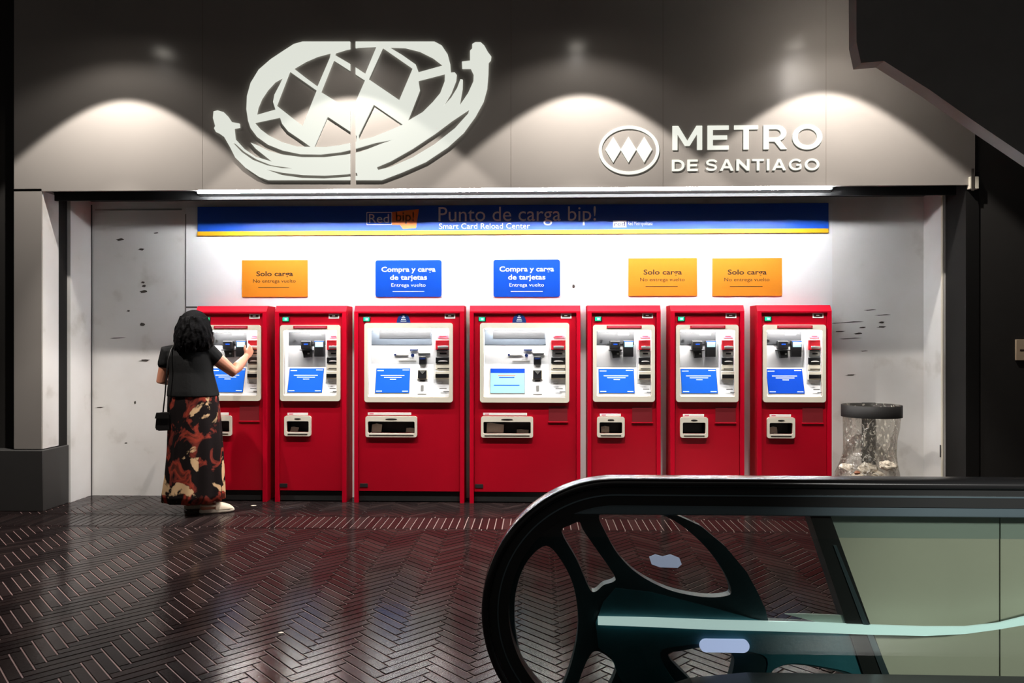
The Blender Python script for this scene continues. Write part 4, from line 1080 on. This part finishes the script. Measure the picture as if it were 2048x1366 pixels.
# black top with short sleeves
b = MB(pr.location)
b.rings([ering(387, 792, 50.5, .166, fold=.02), ering(386, 782, 49.5, .162, fold=.015), ering(385, 768, 47, .152, fold=.01), ering(383, 745, 43, .135), ering(381, 725, 44, .13), ering(379, 711, 46, .12), ering(379, 700, 42, .10), ering(380, 693, 30, .08), ering(381, 689, 20, .068)], 'shirt')
b.limb([(wp(400, 703, -.61), .06), (shR + Vector((0, 0, .012)), .068), (shR.lerp(elR, .22), .062)], 'shirt')
b.limb([(wp(355, 703, -.62), .06), (shL + Vector((0, 0, .008)), .070), (shL.lerp(elL, .36), .062)], 'shirt')
remesh(b.build('black_top', pr), .007, 2)
# long skirt, open below
b = MB(pr.location)
lo = []
for py, px, hw_, hd2, fo in ((772, 385, 45.5, .148, .0), (790, 386, 49, .158, .006), (815, 387, 51, .165, .012), (850, 389, 52, .17, .018), (900, 390, 54, .18, .025), (950, 389, 57, .19, .032), (985, 387, 60, .20, .038), (999, 387, 60, .205, .04)):
    lo.append(ering(px, py, hw_, hd2, YW, 96, fo, 11, py * .004))
inner = [[(c_2[0] * 1.0 + (pr.location.x - c_2[0]) * .03, c_2[1] + (YW - c_2[1]) * .03, c_2[2]) for c_2 in l] for l in lo[::-1]]
b.rings(lo + inner, 'skirt', cap=False)
b.build('skirt', pr)
# shoes
for ank, nm in ((ankR, 'right'), (ankL, 'left')):
    b = MB(pr.location); gx = Vector((ank.x, ank.y, 0)); sd = Vector((-ftd.y, ftd.x, 0))
    def shoe_loop(z, grow, toe=0.0):
        pts = []
        for q in range(28):
            t_ = 2 * PI * q / 28; l_ = .062 + .13 * math.cos(t_) ; w2 = (.042 + .008 * math.cos(t_)) * math.sin(t_)
            pts.append(gx + ftd * (l_ * grow + toe) + sd * w2 * grow + Vector((0, 0, z)))
        return pts
    b.rings([shoe_loop(.004, .96), shoe_loop(.012, 1.02), shoe_loop(.028, 1.0), shoe_loop(.034, .97)], 'sole'); b_s = b
    b_s.build('shoe_sole', pr)
    b = MB(pr.location)
    lps = []
    for u_, hh, ww in ((.185, .036, .02), (.16, .058, .036), (.12, .075, .043), (.08, .085, .044), (.055, .088, .043)):
        c = gx + ftd * u_; lps.append([c + sd * ww * math.cos(t_) + Vector((0, 0, .03 + (hh - .03) * math.sin(t_))) for t_ in [PI * q / 12 for q in range(13)]])
    b.rings(lps, 'shoe', cap=False, close=False)
    for s_ in (.0,):
        arc = [(gx - ftd * (.055 - .11 * (1 - math.sin(t_))) + sd * .047 * math.cos(t_) + Vector((0, 0, .065)), .009) for t_ in [PI * q / 12 for q in range(13)]]
        b.tube(arc, 'shoe', 8)
    b.build('shoe_upper', pr)
# shoulder bag, carried at her left side
hb = empty('handbag', 'small black shoulder bag with thin strap at the left hip of the person', 'bag', (wp(332, 860, -.70).x, -.70, wp(332, 860, -.70).z))
b = MB(hb.location)
p = wp(317, 859, -.70); q = wp(348, 824, -.70)
b.prism([(p.x, p.z + .01), (p.x + .012, q.z - .005), (p.x + .025, q.z), (q.x - .01, q.z), (q.x, q.z - .01), (q.x, p.z), (p.x + .02, p.z - .005)], -.76, -.68, 'bag'); 
bmesh.ops.bevel(b.bm, geom=b.bm.edges[:], offset=.008, segments=2, affect='EDGES'); b.build('bag_body', hb)
b = MB(hb.location)
b.prism([(p.x + .005, q.z - .045), (p.x + .018, q.z + .001), (q.x - .012, q.z + .001), (q.x - .006, q.z - .045)], -.768, -.758, 'bag'); b.build('bag_flap', hb)
b = MB(hb.location)
sp = [wp(326, 826, -.72), wp(330, 790, -.755), wp(333, 750, -.775), wp(336, 720, -.765), wp(342, 700, -.73), wp(348, 690, -.66), wp(352, 690, -.58), wp(350, 712, -.50), wp(345, 760, -.47), wp(340, 800, -.52), wp(338, 826, -.68)]
b.tube([(v, .0055) for v in sp], 'bag', 8); b.build('strap', hb)
